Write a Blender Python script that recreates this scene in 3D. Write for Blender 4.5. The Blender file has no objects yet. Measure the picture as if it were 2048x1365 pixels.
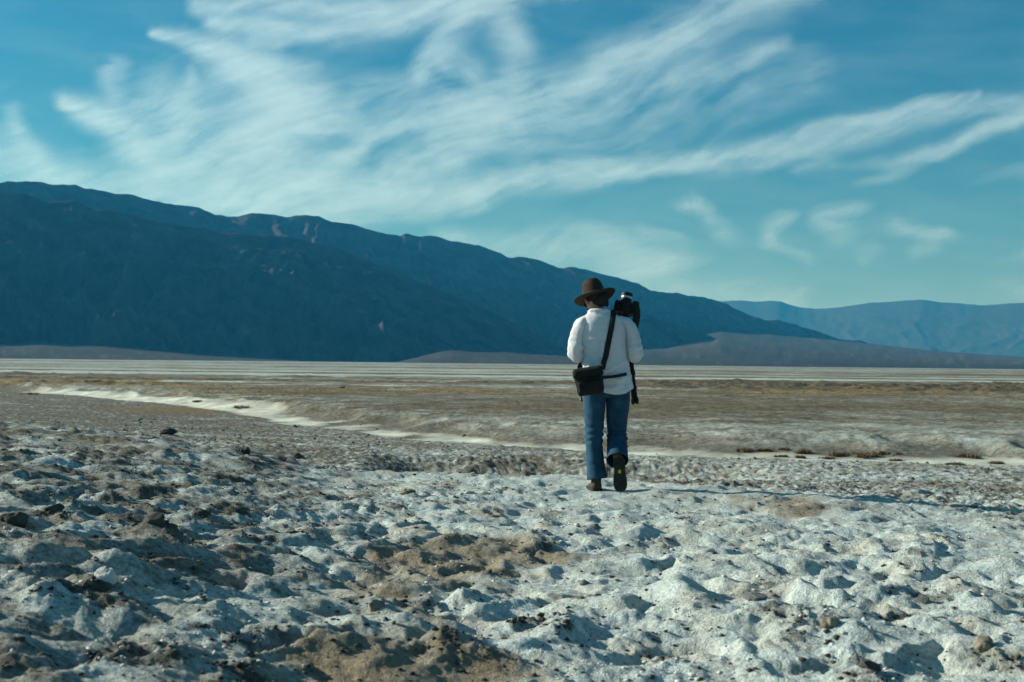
import bpy, bmesh, math, random
import numpy as np
from mathutils import Matrix, Vector

random.seed(7)
rng = np.random.default_rng(11)
R = math.radians
scene = bpy.context.scene
COL = scene.collection

# ------------------------------------------------------------------ camera
FPX = 2844.4                      # focal length in pixels of the 2048 wide photograph (50 mm)
CAM_Z = 0.984
cam_data = bpy.data.cameras.new('camera')
cam_data.lens = 50.0
cam_data.sensor_width = 36.0
cam_data.clip_start = 0.05
cam_data.clip_end = 400000.0
cam = bpy.data.objects.new('view_camera', cam_data)
COL.objects.link(cam)
CAM_R = Matrix.Rotation(R(90.0 + 0.89), 3, 'X') @ Matrix.Rotation(R(0.62), 3, 'Z')
cam.matrix_world = Matrix.Translation((0, 0, CAM_Z)) @ CAM_R.to_4x4()
cam_data.dof.use_dof = True
cam_data.dof.focus_distance = 11.2
cam_data.dof.aperture_fstop = 6.3
scene.camera = cam
CR = np.array(CAM_R)

# ------------------------------------------------------------------ light
SUN_AZ = -75.0      # degrees from the view direction, negative is left
SUN_EL = 22.0
world = bpy.data.worlds.new('World')
scene.world = world
world.use_nodes = True
wn, wl = world.node_tree.nodes, world.node_tree.links
wn.clear()
w_out = wn.new('ShaderNodeOutputWorld')
w_bg = wn.new('ShaderNodeBackground')
w_sky = wn.new('ShaderNodeTexSky')
w_sky.sky_type = 'NISHITA'
w_sky.sun_disc = False
w_sky.sun_elevation = R(SUN_EL)
w_sky.sun_rotation = R(SUN_AZ)
w_sky.altitude = 0.0
w_sky.air_density = 1.0
w_sky.dust_density = 1.4
w_sky.ozone_density = 2.0
w_tint = wn.new('ShaderNodeMix')
w_tint.data_type = 'RGBA'
w_tint.blend_type = 'MULTIPLY'
w_tint.inputs[0].default_value = 1.0
w_tint.inputs[7].default_value = (0.17, 0.86, 1.06, 1.0)
wl.new(w_sky.outputs[0], w_tint.inputs[6])
wl.new(w_tint.outputs[2], w_bg.inputs[0])
w_bg.inputs[1].default_value = 0.059
wl.new(w_bg.outputs[0], w_out.inputs[0])

sun_data = bpy.data.lights.new('sun', 'SUN')
sun_data.energy = 5.0
sun_data.angle = R(0.5)
sun_data.color = (1.0, 0.985, 0.88)
sun = bpy.data.objects.new('sun', sun_data)
COL.objects.link(sun)
_sd = Vector((math.sin(R(SUN_AZ)) * math.cos(R(SUN_EL)), math.cos(R(SUN_AZ)) * math.cos(R(SUN_EL)), math.sin(R(SUN_EL))))
sun.rotation_euler = _sd.to_track_quat('Z', 'Y').to_euler()

scene.view_settings.view_transform = 'Standard'
scene.view_settings.look = 'None'
scene.view_settings.exposure = 0.50
scene.view_settings.gamma = 1.0
scene.view_settings.use_curve_mapping = False
cy = scene.cycles
cy.use_denoising = True
cy.max_bounces = 6
cy.diffuse_bounces = 1
cy.transparent_max_bounces = 12
cy.volume_bounces = 0
cy.use_adaptive_sampling = True
cy.adaptive_threshold = 0.02

# ------------------------------------------------------------------ helpers
def ray(px, py):
    d = CR @ np.array([(px - 1024.0) / FPX, -(py - 682.5) / FPX, -1.0])
    return d / np.linalg.norm(d)

def at_dist(px, py, dist):
    """world point seen at a photograph pixel, at a horizontal distance"""
    d = ray(px, py)
    t = dist / math.hypot(d[0], d[1])
    return np.array([0, 0, CAM_Z]) + d * t

def tag(o, label=None, cat=None, group=None, kind=None):
    if label: o['label'] = label
    if cat: o['category'] = cat
    if group: o['group'] = group
    if kind: o['kind'] = kind
    return o

def empty(name, loc, rz=0.0):
    o = bpy.data.objects.new(name, None)
    o.location = loc
    o.rotation_euler = (0, 0, rz)
    o.empty_display_size = 0.1
    COL.objects.link(o)
    return o

def mesh_obj(name, verts, faces, mat=None, parent=None, smooth=True, attrs=None):
    me = bpy.data.meshes.new(name)
    verts = np.asarray(verts, dtype=np.float32)
    if isinstance(faces, np.ndarray):
        nf, k = faces.shape
        me.vertices.add(len(verts))
        me.vertices.foreach_set('co', verts.ravel())
        me.loops.add(nf * k)
        me.loops.foreach_set('vertex_index', faces.astype(np.int32).ravel())
        me.polygons.add(nf)
        me.polygons.foreach_set('loop_start', np.arange(0, nf * k, k, dtype=np.int32))
        me.update(calc_edges=True)
    else:
        me.from_pydata([tuple(v) for v in verts], [], faces)
        me.update()
    if smooth:
        me.polygons.foreach_set('use_smooth', np.ones(len(me.polygons), dtype=bool))
    if attrs:
        for k_, v_ in attrs.items():
            a = me.attributes.new(k_, 'FLOAT', 'POINT')
            a.data.foreach_set('value', np.asarray(v_, dtype=np.float32).ravel())
    if mat: me.materials.append(mat)
    o = bpy.data.objects.new(name, me)
    if parent: o.parent = parent
    COL.objects.link(o)
    return o

def grid_faces(nr, nc, wrap=False, base=0):
    r = np.arange(nr - 1)[:, None]
    c = np.arange(nc if wrap else nc - 1)[None, :]
    c2 = (c + 1) % nc
    a = r * nc + c; b = r * nc + c2; d = (r + 1) * nc + c; e = (r + 1) * nc + c2
    return np.stack([a, b, e, d], -1).reshape(-1, 4) + base

# ---- noise
_G = rng.uniform(0, 2 * np.pi, 4096)
_GX, _GY = np.cos(_G).astype(np.float32), np.sin(_G).astype(np.float32)
def _h(ix, iy, seed):
    n = (ix * 374761393 + iy * 668265263 + seed * 974634777) & 0xffffffff
    n = ((n ^ (n >> 13)) * 1274126177) & 0xffffffff
    return ((n ^ (n >> 16)) & 4095)
def perlin(x, y, seed=0):
    x = np.asarray(x, dtype=np.float64); y = np.asarray(y, dtype=np.float64)
    fx = np.floor(x); fy = np.floor(y)
    ix = fx.astype(np.int64); iy = fy.astype(np.int64)
    dx = (x - fx).astype(np.float32); dy = (y - fy).astype(np.float32)
    u = dx * dx * dx * (dx * (dx * 6 - 15) + 10); v = dy * dy * dy * (dy * (dy * 6 - 15) + 10)
    def g(i, j, ax, ay):
        h = _h(ix + i, iy + j, seed)
        return _GX[h] * ax + _GY[h] * ay
    n00 = g(0, 0, dx, dy); n10 = g(1, 0, dx - 1, dy); n01 = g(0, 1, dx, dy - 1); n11 = g(1, 1, dx - 1, dy - 1)
    a = n00 + u * (n10 - n00); b = n01 + u * (n11 - n01)
    return (a + v * (b - a)) * 1.5
def fbm(x, y, oct=4, seed=0, lac=2.03, gain=0.5):
    s = 0; a = 1.0; t = 0
    for k in range(oct):
        s = s + a * perlin(x + 17.3 * k, y - 9.1 * k, seed + k); t += a
        x = x * lac; y = y * lac; a *= gain
    return s / t
def ridged(x, y, oct=5, seed=0, lac=2.05, gain=0.5):
    s = 0; a = 1.0; t = 0; w = 1.0
    for k in range(oct):
        n = 1.0 - np.abs(perlin(x + 31.7 * k, y + 5.3 * k, seed + k)) * 1.35
        n = np.clip(n, 0, 1) ** 2 * w
        s = s + a * n; t += a; w = np.clip(n * 1.6, 0.15, 1)
        x = x * lac; y = y * lac; a *= gain
    return s / t
def sstep(a, b, x):
    t = np.clip((x - a) / (b - a), 0, 1)
    return t * t * (3 - 2 * t)
def polydist(x, y, pts):
    """signed distance to an open polyline; positive on its left side"""
    best = np.full(np.shape(x), 1e18); sg = np.ones(np.shape(x)); along = np.zeros(np.shape(x)); L = 0
    for (ax, ay), (bx, by) in zip(pts[:-1], pts[1:]):
        dx, dy = bx - ax, by - ay; l2 = dx * dx + dy * dy
        t = np.clip(((x - ax) * dx + (y - ay) * dy) / l2, 0, 1)
        ex = x - ax - t * dx; ey = y - ay - t * dy
        d = ex * ex + ey * ey
        m = d < best
        best = np.where(m, d, best)
        sg = np.where(m, np.where(dx * ey - dy * ex >= 0, 1.0, -1.0), sg)
        along = np.where(m, L + t * math.sqrt(l2), along); L += math.sqrt(l2)
    return np.sqrt(best) * sg, along
def smooth_poly(pts, n=8):
    P = np.array([pts[0]] + list(pts) + [pts[-1]], float); out = []
    for i in range(1, len(P) - 2):
        p0, p1, p2, p3 = P[i - 1], P[i], P[i + 1], P[i + 2]
        for t in np.linspace(0, 1, n, endpoint=False):
            out.append(0.5 * ((2 * p1) + (-p0 + p2) * t + (2 * p0 - 5 * p1 + 4 * p2 - p3) * t * t + (-p0 + 3 * p1 - 3 * p2 + p3) * t ** 3))
    out.append(P[-2])
    return np.array(out)

# ---- node materials
def new_mat(name):
    m = bpy.data.materials.new(name); m.use_nodes = True
    nt = m.node_tree; nt.nodes.clear()
    out = nt.nodes.new('ShaderNodeOutputMaterial')
    b = nt.nodes.new('ShaderNodeBsdfPrincipled')
    nt.links.new(b.outputs[0], out.inputs[0])
    b.inputs['Specular IOR Level'].default_value = 0.25
    return m, nt, b, out
def N(nt, kind, **kw):
    n = nt.nodes.new('ShaderNode' + kind)
    for k, v in kw.items(): setattr(n, k, v)
    return n
def noise_node(nt, vec, scale, detail=4, rough=0.55, dist=0.0):
    n = N(nt, 'TexNoise'); n.inputs['Scale'].default_value = scale; n.inputs['Detail'].default_value = detail
    n.inputs['Roughness'].default_value = rough; n.inputs['Distortion'].default_value = dist
    if vec is not None: nt.links.new(vec, n.inputs['Vector'])
    return n.outputs[0]
def mathn(nt, op, a, b=None, clamp=False):
    n = N(nt, 'Math', operation=op, use_clamp=clamp)
    for i, v in enumerate((a, b)):
        if v is None: continue
        if isinstance(v, (int, float)): n.inputs[i].default_value = v
        else: nt.links.new(v, n.inputs[i])
    return n.outputs[0]
def mapr(nt, v, a, b, c=0.0, d=1.0):
    n = N(nt, 'MapRange'); nt.links.new(v, n.inputs[0])
    for i, q in enumerate((a, b, c, d)): n.inputs[i + 1].default_value = q
    return n.outputs[0]
def mixc(nt, fac, a, b):
    n = N(nt, 'Mix', data_type='RGBA')
    if isinstance(fac, (int, float)): n.inputs[0].default_value = fac
    else: nt.links.new(fac, n.inputs[0])
    for i, v in ((6, a), (7, b)):
        if isinstance(v, tuple): n.inputs[i].default_value = (*v, 1.0)
        else: nt.links.new(v, n.inputs[i])
    return n.outputs[2]
def attr(nt, name):
    n = N(nt, 'Attribute', attribute_name=name)
    return n.outputs['Fac']
def simple_mat(name, c1, c2, scale=30.0, rough=0.8, bump=0.0, bscale=200.0, metallic=0.0, spec=0.25, stretch=None):
    m, nt, b, out = new_mat(name)
    tc = N(nt, 'TexCoord').outputs['Object']
    if stretch:
        mp = N(nt, 'Mapping'); mp.inputs['Scale'].default_value = stretch
        nt.links.new(tc, mp.inputs[0]); tc = mp.outputs[0]
    f = mapr(nt, noise_node(nt, tc, scale, 5), 0.3, 0.7)
    nt.links.new(mixc(nt, f, c1, c2), b.inputs['Base Color'])
    b.inputs['Roughness'].default_value = rough
    b.inputs['Metallic'].default_value = metallic
    b.inputs['Specular IOR Level'].default_value = spec
    if bump:
        bn = N(nt, 'Bump'); bn.inputs['Strength'].default_value = bump; bn.inputs['Distance'].default_value = 0.004
        nt.links.new(noise_node(nt, tc, bscale, 4), bn.inputs['Height'])
        nt.links.new(bn.outputs[0], b.inputs['Normal'])
    return m

# ------------------------------------------------------------------ terrain
CHAN = smooth_poly([(-90, 175), (-58, 135), (-38, 108), (-28, 95), (-17.5, 78), (-12, 66), (-7.2, 55), (-3.8, 49), (-1.2, 45.2),
        (1.9, 43), (3.9, 40.5), (5.8, 39.3), (9.2, 38.6), (13.5, 37.6), (22, 36), (40, 30)], 4)
EDGE = smooth_poly([(-40, 34), (-12, 18.5), (-5.1, 14.2), (-3.2, 13.4), (-1.9, 12.4), (-1.3, 12.4), (-.1, 12.5), (.67, 12.0), (1.8, 10.9),
        (2.5, 9.3), (3.0, 8.3), (3.7, 6), (4.5, 3), (5.5, -2), (7, -9)], 3)
PERSON = np.array([0.732, 11.17])
_rowlog = np.log([40, 50, 62, 85, 100, 125, 150, 200, 250, 300, 430, 600, 850, 1400, 3200, 9000])

def terrain(x, y):
    """height and ground-cover shares of the valley floor, in metres"""
    x = np.asarray(x, float); y = np.asarray(y, float)
    r = np.hypot(x, y)
    wob = fbm(x * 0.35, y * 0.35, 3, 90)
    near = r < 260
    q = np.full(x.shape, 400.0); s = np.full(x.shape, 400.0); al = np.zeros(x.shape)
    if near.any():
        q[near], _ = polydist(x[near], y[near], EDGE)
        s[near], al[near] = polydist(x[near], y[near], CHAN)
    q = q + wob * 0.9
    hill = 1 - sstep(-0.3, 1.6, q)
    swob = fbm(x * 0.16, y * 0.16, 3, 60)
    # channel geometry
    width = 0.22 + 0.55 * sstep(52, 42, y) + 0.28 * perlin(x * 0.09, y * 0.05 + 3.3, 5) + 1.1 * np.exp(-((x - 4.6) / 2.6) ** 2) * (y < 60)
    s2 = s + swob * 1.1
    # base levels
    v_ = np.logaddexp(0, (-(x + 0.14 * np.clip(y, 0, 40))) * 3) / 3
    hz = 0.42 * (1 - np.exp(-v_ * 0.29 / 0.42)) - 0.02 + 0.06 * fbm(x * 0.5, y * 0.5, 2, 3)
    crust = -0.62 - 0.9 * sstep(9, 30, q) * 0.55 - 0.42 * sstep(-16, -1.5, s)
    L = 5.0 + 4.5 * sstep(0.5, 3.5, x)
    z = hz + (crust - hz) * sstep(-0.2, L, q)
    gm = sstep(-2.6, -0.9, x) * (1 - sstep(2.2, 4.2, x)) * near
    qq = q + 0.9 * fbm(x * 0.9, y * 0.9, 3, 71)
    z = z - gm * 0.38 * (sstep(3, 7.5, qq) - sstep(9.3, 12.0, qq))
    far = sstep(-width - 0.7, -width + 0.3, s2)              # crust edge down to the sand
    floor = -1.62 + 0.03 * swob
    z = np.where(near, z + (floor - z) * far, z)
    gul = np.abs(perlin(x * 0.42 + y * 0.25 + swob * 1.5, y * 0.10 - x * 0.05, 8)) * 1.6       # gullies that cut the far bank
    rise = sstep(width * 0.6, width + 3.4 + 1.6 * gul, s2 - 0.3 * gul)
    plain = -1.05 - 0.12 * sstep(0, 200, y) + 0.16 * swob * sstep(2, 14, s) 
    z = np.where(near, z + (plain - z) * rise, -1.17)
    is_plain = np.where(near, rise, 1.0)
    is_sand = np.where(near, sstep(0.4, 0.95, far) * (1 - sstep(0.04, 0.30, rise)), 0.0)
    is_crust = np.clip(1 - hill - far, 0, 1) * near
    # -------- relief
    m = hill > 0.01
    dz = np.zeros(x.shape)
    salt = np.zeros(x.shape); stain = np.zeros(x.shape); dark = np.zeros(x.shape); gold = np.zeros(x.shape)
    if m.any():
        X, Y = x[m], y[m]
        wx = X + 0.10 * fbm(X * 2.2, Y * 2.2, 2, 21); wy = Y + 0.10 * fbm(X * 2.2, Y * 2.2, 2, 25)
        rough = np.clip(0.55 + 0.9 * fbm(X * 0.45, Y * 0.45, 2, 29) + 0.25 * sstep(0.5, -2.5, X), 0.15, 1.3)
        b1 = np.sqrt(np.abs(perlin(wx * 1.9, wy * 1.75, 31)) + 0.004)
        b2 = np.sqrt(np.abs(perlin(wx * 4.3 + 3, wy * 3.9, 32)) + 0.01)
        b3 = np.abs(perlin(wx * 10.5, wy * 10.0, 33))
        lowz = fbm(X * 1.1, Y * 1.0, 2, 34)
        pit = np.clip(fbm(wx * 3.2, wy * 2.7, 2, 36) - 0.24, 0, 1)
        near_f = (1 - 0.66 * sstep(5.5, 10.5, Y)) * (0.70 + 0.30 * sstep(3.8, 6.0, Y))
        mound = fbm(wx * 3.7, wy * 3.0, 2, 30, gain=0.35)
        b1 = np.sqrt(perlin(wx * 3.4, wy * 2.9, 31) ** 2 + 0.03)
        b2 = np.sqrt(perlin(wx * 7.0 + 3, wy * 6.0, 32) ** 2 + 0.012)
        d = 0.062 * lowz * (0.45 + 0.55 * near_f) + 0.046 * mound * near_f + 0.084 * b1 * (0.2 + 0.8 * near_f) + 0.026 * (b2 - 0.3) * (0.3 + 0.8 * rough) + 0.010 * (b3 - 0.25) * rough
        d -= 0.05 * sstep(0.0, 0.22, pit) * near_f
        clod = np.clip(fbm(X * 3.1, Y * 3.1, 3, 47) + 0.20 * (rough - 0.75), 0, 1)
        cl = np.clip(clod * 5 - 0.6, 0, 1)
        d += 0.011 * fbm(wx * 15, wy * 15, 3, 37) * (0.4 + rough) + cl * 0.024 * (ridged(X * 9, Y * 9, 3, 52) - 0.35)
        d += 0.005 * fbm(X * 45, Y * 45, 2, 40) * (0.6 + cl)
        foot = np.exp(-(((X - PERSON[0] + 0.0) / 0.30) ** 2 + ((Y - PERSON[1]) / 0.35) ** 2))
        dz[m] += d * hill[m] * (1 - 0.85 * foot)
        st = fbm(X * 0.75, Y * 0.62, 3, 41) * 1.25 + 0.45 * fbm(X * 3.6, Y * 3.0, 3, 45)
        st += 0.74 * np.exp(-((X + 0.40 - 0.055 * (Y - 4.9)) / 0.46) ** 2) * sstep(11.0, 6.5, Y) - 0.17
        stain[m] += sstep(0.05, 0.62, st) * hill[m]
        sp = fbm(X * 1.1, Y * 1.1, 3, 49)
        sal = 0.92 + 0.40 * sp - 0.74 * sstep(0.6, -1.3, X + 0.07 * Y) * (0.75 + fbm(X * 2.4, Y * 2.4, 3, 50)) - 0.35 * cl * sstep(1.2, -1.5, X)  # less salt on the left slope: partly dark soil, partly shade put into colour
        salt[m] += np.clip(sal, 0.1, 1) * hill[m]
        dark[m] += np.clip(cl * (0.50 + 0.8 * fbm(X * 6, Y * 6, 2, 53)) + 0.9 * sstep(0.33, 0.5, fbm(X * 7.5, Y * 7.0, 2, 54)) * rough, 0, 1) * hill[m]
    m = is_crust > 0.01
    if m.any():
        X, Y = x[m], y[m]
        w2 = is_crust[m]
        d = 0.045 * (np.abs(perlin(X * 1.9, Y * 1.9, 61)) - 0.25) + 0.046 * (ridged(X * 8.5, Y * 6.5, 3, 62) - 0.4) + 0.022 * fbm(X * 9, Y * 9, 2, 63)
        dz[m] += d * w2
        sal = 0.20 + 0.55 * fbm(X * 0.35, Y * 0.35, 3, 64) + 1.1 * fbm(X * 5.5, Y * 4.0, 3, 65) - 0.22 * sstep(-3, -14, X) + 0.26 * sstep(-2, 5, X)  # salt thinned to the left, painting in the shade of the backlit crust
        salt[m] += np.clip(sal, 0.0, 0.9) * w2
        stain[m] += 0.35 * sstep(0.0, 0.4, fbm(X * 0.5, Y * 0.5, 3, 66) + 0.15 * sstep(2, 6, X)) * w2
        dark[m] += sstep(0.1, 0.5, fbm(X * 2.6, Y * 2.6, 2, 67)) * 0.7 * w2
    m = (is_plain > 0.01)
    if m.any():
        X, Y = x[m], y[m]; w3 = is_plain[m]
        bank = (1 - sstep(4, 11, s2[m])) * near[m]
        d = 0.05 * fbm(X * 0.9, Y * 0.9, 3, 75) + 0.03 * bank * fbm(X * 1.1, Y * 1.0, 3, 76) + 0.10 * bank * (ridged(X * 3.4 + 1.6 * Y, Y * 1.6, 3, 78) - 0.4) * 0.5 + 0.05 * (np.abs(perlin(X * 2.2, Y * 2.0, 77)) - 0.25)
        ly = np.log(np.maximum(Y, 5.0) * (1 + 0.10 * fbm(X * 0.012, Y * 0.012, 3, 79)))
        right = sstep(-8, 25, X)
        # rows of low clods far out on the flat
        row = np.exp(-((ly - math.log(186)) / 0.09) ** 2) * (0.55 + 0.9 * fbm(X * 0.05, Y * 0.03, 2, 80)) + right * np.exp(-((ly - math.log(145)) / 0.20) ** 2) * 0.85
        row += 0.5 * (1 - right) * np.exp(-((ly - math.log(150)) / 0.03) ** 2)
        row += 0.7 * np.exp(-((ly - math.log(118)) / 0.03) ** 2) * sstep(-22, -30, X)
        d += np.clip(row, 0, 1) * 0.55 * np.clip(0.35 + fbm(X * 0.45, Y * 0.45, 3, 81) * 1.4, 0, 1)
        dz[m] += d * w3 * (1 - sstep(1500, 3000, r[m]))
        base = np.interp(ly, _rowlog, [.26, .15, .09, .08, .12, .22, .26, .34, .42, .34, .40, .24, .28, .34, .70, .50])
        n1 = fbm(X * 0.035, Y * 0.05, 4, 82); n2 = fbm(X * 0.0022, Y * 0.016, 5, 83, gain=0.6); n3 = fbm(X * 0.3, Y * 0.4, 3, 84)
        farw = sstep(100, 320, Y)
        sal = base + 0.55 * n1 * (0.5 + 0.5 * sstep(70, 160, Y)) + 1.6 * n2 * farw + 1.9 * fbm(X * 0.0007 + 4, ly * 8.0, 4, 97) * sstep(130, 260, Y) + 0.30 * n3 * (1 - farw)
        sal += 0.75 * bank * np.clip(-0.02 + 1.3 * fbm(X * 0.9, Y * 0.7, 5, 85, gain=0.65) + 0.25 * sstep(-10, -22, X), 0, 1)
        sal += 0.55 * sstep(0.28, 0.42, fbm(X * 0.05, Y * 0.10, 3, 91)) * sstep(95, 130, Y)
        sal -= 0.6 * np.clip(row, 0, 1)
        salt[m] += np.clip(sal, 0.0, 0.82 - 0.27 * farw) * w3
        gz = np.exp(-((ly - math.log(112)) / 0.22) ** 2)
        gold[m] += np.clip(sstep(0.02, 0.45, fbm(X * 0.045, Y * 0.10, 3, 86) + 0.12) * gz + 0.35 * sstep(0.2, 0.5, fbm(X * 0.08, Y * 0.1, 3, 87)) * sstep(60, 75, Y) * (1 - sstep(160, 220, Y)), 0, 1) * w3
        dark[m] += np.clip(0.95 * np.clip(row, 0, 1) + 0.45 * sstep(0.1, 0.5, fbm(X * 0.8, Y * 0.8, 3, 88)) * (1 - farw), 0, 1) * w3
    sand = is_sand * np.clip(0.62 + 1.1 * fbm(x * 0.55, y * 0.40, 4, 95), 0, 1)
    pool = np.exp(-(((x + 16.5) / 3.4) ** 2 + ((y - 71.5) / 6.0) ** 2)) * near
    stain = np.maximum(stain, np.clip(pool * 1.6, 0, 1) * (s2 < 0.4)); sand = sand * (1 - np.clip(pool * 1.6, 0, 1) * (s2 < 0.4))
    # white crusted bank on the far side of the channel at the left
    wb = near * (1 - hill) * sstep(-1.2, 0.4, s2) * (1 - sstep(1.7, 3.6, s2)) * sstep(-8, -13, x) * (1 - sstep(130, 170, y))
    sand = np.maximum(sand, wb * np.clip(0.75 + 0.6 * fbm(x * 0.6, y * 0.6, 3, 89), 0, 1))
    sand = sand * (0.15 + 0.85 * sstep(-39, -33, x))
    sand = sand * sstep(0.10, 0.42, sand + 0.40 * fbm(x * 1.6, y * 1.3, 3, 96))
    return z + dz, np.clip(salt, 0, 1), np.clip(stain, 0, 1), np.clip(sand, 0, 1), np.clip(gold, 0, 1), np.clip(dark, 0, 1), np.clip(is_plain, 0, 1), hill

def ground_z(x, y):
    return float(terrain(np.array([x]), np.array([y]))[0][0])

def ground_hit(px, py, tmin=3.0, tmax=400.0):
    d = ray(px, py)
    t = np.geomspace(tmin, tmax, 3000)
    P = np.array([0, 0, CAM_Z])[None] + d[None] * t[:, None]
    h = terrain(P[:, 0], P[:, 1])[0]
    k = np.argmax(P[:, 2] < h)
    return P[k] if k > 0 else P[-1]

# ---- ground material
def ground_material():
    m, nt, b, out = new_mat('salt_crust_ground')
    geo = N(nt, 'NewGeometry').outputs['Position']
    salt, stain, sand, gold, dark, plain = (attr(nt, k) for k in ('salt', 'stain', 'sand', 'gold', 'dark', 'plain'))
    fine = noise_node(nt, geo, 38.0, 6, 0.65)
    med = noise_node(nt, geo, 7.0, 5, 0.6)
    big = noise_node(nt, geo, 1.3, 4, 0.55)
    soil = mixc(nt, mapr(nt, med, .3, .7), (0.065, 0.066, 0.058), (0.15, 0.14, 0.11))
    speck = noise_node(nt, geo, 85.0, 5, 0.7)
    mot = mathn(nt, 'ADD', mathn(nt, 'MULTIPLY', speck, 0.5), mathn(nt, 'MULTIPLY', fine, 0.5))
    saltc = mixc(nt, mapr(nt, mot, .37, .58), (0.25, 0.29, 0.28), (0.71, 0.80, 0.755))
    saltc = mixc(nt, mapr(nt, noise_node(nt, geo, 2.3, 5, 0.6), 0.50, .75), saltc, mixc(nt, mapr(nt, mot, .37, .58), (0.30, 0.27, 0.20), (0.74, 0.715, 0.575)))
    k = mathn(nt, 'ADD', salt, mathn(nt, 'MULTIPLY', mathn(nt, 'ADD', mathn(nt, 'SUBTRACT', fine, 0.5), mathn(nt, 'SUBTRACT', med, 0.5)), 0.9))
    soil = mixc(nt, mathn(nt, 'MULTIPLY', plain, 0.8), soil, mixc(nt, mapr(nt, big, .3, .7), (0.095, 0.078, 0.050), (0.185, 0.147, 0.088)))
    c = mixc(nt, mapr(nt, k, 0.05, 0.75), soil, saltc)
    brown = mixc(nt, mapr(nt, fine, .3, .7), (0.080, 0.055, 0.030), (0.31, 0.215, 0.112))
    tan = mathn(nt, 'MULTIPLY', mapr(nt, noise_node(nt, geo, 3.4, 6, 0.62, 0.3), .44, .70), mapr(nt, plain, 0, 1, 0.44, 0.0))
    c = mixc(nt, tan, c, mixc(nt, mapr(nt, mot, .37, .60), (0.12, 0.095, 0.062), (0.42, 0.345, 0.225)))
    ks = mathn(nt, 'ADD', stain, mathn(nt, 'MULTIPLY', mathn(nt, 'SUBTRACT', med, 0.5), 1.3))
    ks = mathn(nt, 'ADD', ks, mathn(nt, 'MULTIPLY', mathn(nt, 'SUBTRACT', mot, 0.5), 2.2))
    c = mixc(nt, mathn(nt, 'MULTIPLY', mapr(nt, ks, 0.0, 1.1), 0.85), c, brown)
    kd = mathn(nt, 'ADD', dark, mathn(nt, 'MULTIPLY', mathn(nt, 'SUBTRACT', fine, 0.5), 1.6))
    c = mixc(nt, mathn(nt, 'MULTIPLY', mapr(nt, kd, 0.35, 0.95), 0.85), c, (0.075, 0.068, 0.058))
    goldc = mixc(nt, mapr(nt, fine, .3, .7), (0.22, 0.135, 0.045), (0.46, 0.30, 0.105))
    c = mixc(nt, mathn(nt, 'MULTIPLY', mathn(nt, 'MULTIPLY', gold, 0.72), mapr(nt, med, .25, .65)), c, goldc)
    sandc = mixc(nt, mapr(nt, big, .3, .7), (0.60, 0.585, 0.46), (0.80, 0.80, 0.68))
    c = mixc(nt, sand, c, sandc)
    # scrubby grain of the plain
    gr = mathn(nt, 'ADD', mathn(nt, 'MULTIPLY', noise_node(nt, geo, 2.2, 7, 0.75), 0.6), mathn(nt, 'MULTIPLY', noise_node(nt, geo, 0.55, 5, 0.7), 0.4))
    grain = mixc(nt, mapr(nt, gr, .40, .60), (0.52, 0.52, 0.50), (1.35, 1.33, 1.28))
    mul = N(nt, 'Mix', data_type='RGBA', blend_type='MULTIPLY')
    nt.links.new(mathn(nt, 'MULTIPLY', plain, mapr(nt, sand, 0, 1, 1, 0)), mul.inputs[0])
    nt.links.new(c, mul.inputs[6]); nt.links.new(grain, mul.inputs[7]); c = mul.outputs[2]
    nt.links.new(c, b.inputs['Base Color'])
    b.inputs['Roughness'].default_value = 0.95
    b.inputs['Specular IOR Level'].default_value = 0.12
    bn = N(nt, 'Bump'); bn.inputs['Strength'].default_value = 1.0; bn.inputs['Distance'].default_value = 0.03
    hgt = mathn(nt, 'ADD', mathn(nt, 'MULTIPLY', fine, 0.6), mathn(nt, 'MULTIPLY', noise_node(nt, geo, 140.0, 3, 0.6), 0.3))
    hgt = mathn(nt, 'MULTIPLY', hgt, mapr(nt, sand, 0.0, 1.0, 1.0, 0.35))
    nt.links.new(hgt, bn.inputs['Height'])
    nt.links.new(bn.outputs[0], b.inputs['Normal'])
    return m
MAT_GROUND = ground_material()

az = np.concatenate([np.arange(-180, -27, 3.0), np.arange(-27, 27, 0.078), np.arange(27, 180, 3.0)])
rad = np.concatenate([[0.25, 0.5, 0.8, 1.2, 1.7, 2.2, 2.6], np.exp(np.arange(math.log(3.0), math.log(18), 0.0038)),
                      np.exp(np.arange(math.log(18), math.log(170), 0.0046)), np.exp(np.arange(math.log(170), math.log(21000), 0.03)), [21000.0]])
A_, R_ = np.meshgrid(np.radians(az), rad)
gx, gy = (np.sin(A_) * R_).ravel(), (np.cos(A_) * R_).ravel()
gz, g_salt, g_stain, g_sand, g_gold, g_dark, g_plain, g_hill = terrain(gx, gy)
nr_, nc_ = A_.shape
gv = np.stack([gx, gy, gz], -1)
gf = grid_faces(nr_, nc_, wrap=True)
gv = np.vstack([gv, [[0, 0, float(gz[:nc_].mean())]]])
app = lambda a: np.append(a, a[:nc_].mean())
gf = np.vstack([gf[:, ::-1]])
ground = mesh_obj('ground', gv, gf, MAT_GROUND, attrs=dict(salt=app(g_salt), stain=app(g_stain), sand=app(g_sand), gold=app(g_gold), dark=app(g_dark), plain=app(g_plain)))
tag(ground, 'lumpy salt crusted valley floor with brown stains and a pale dry wash', kind='structure')

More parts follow.
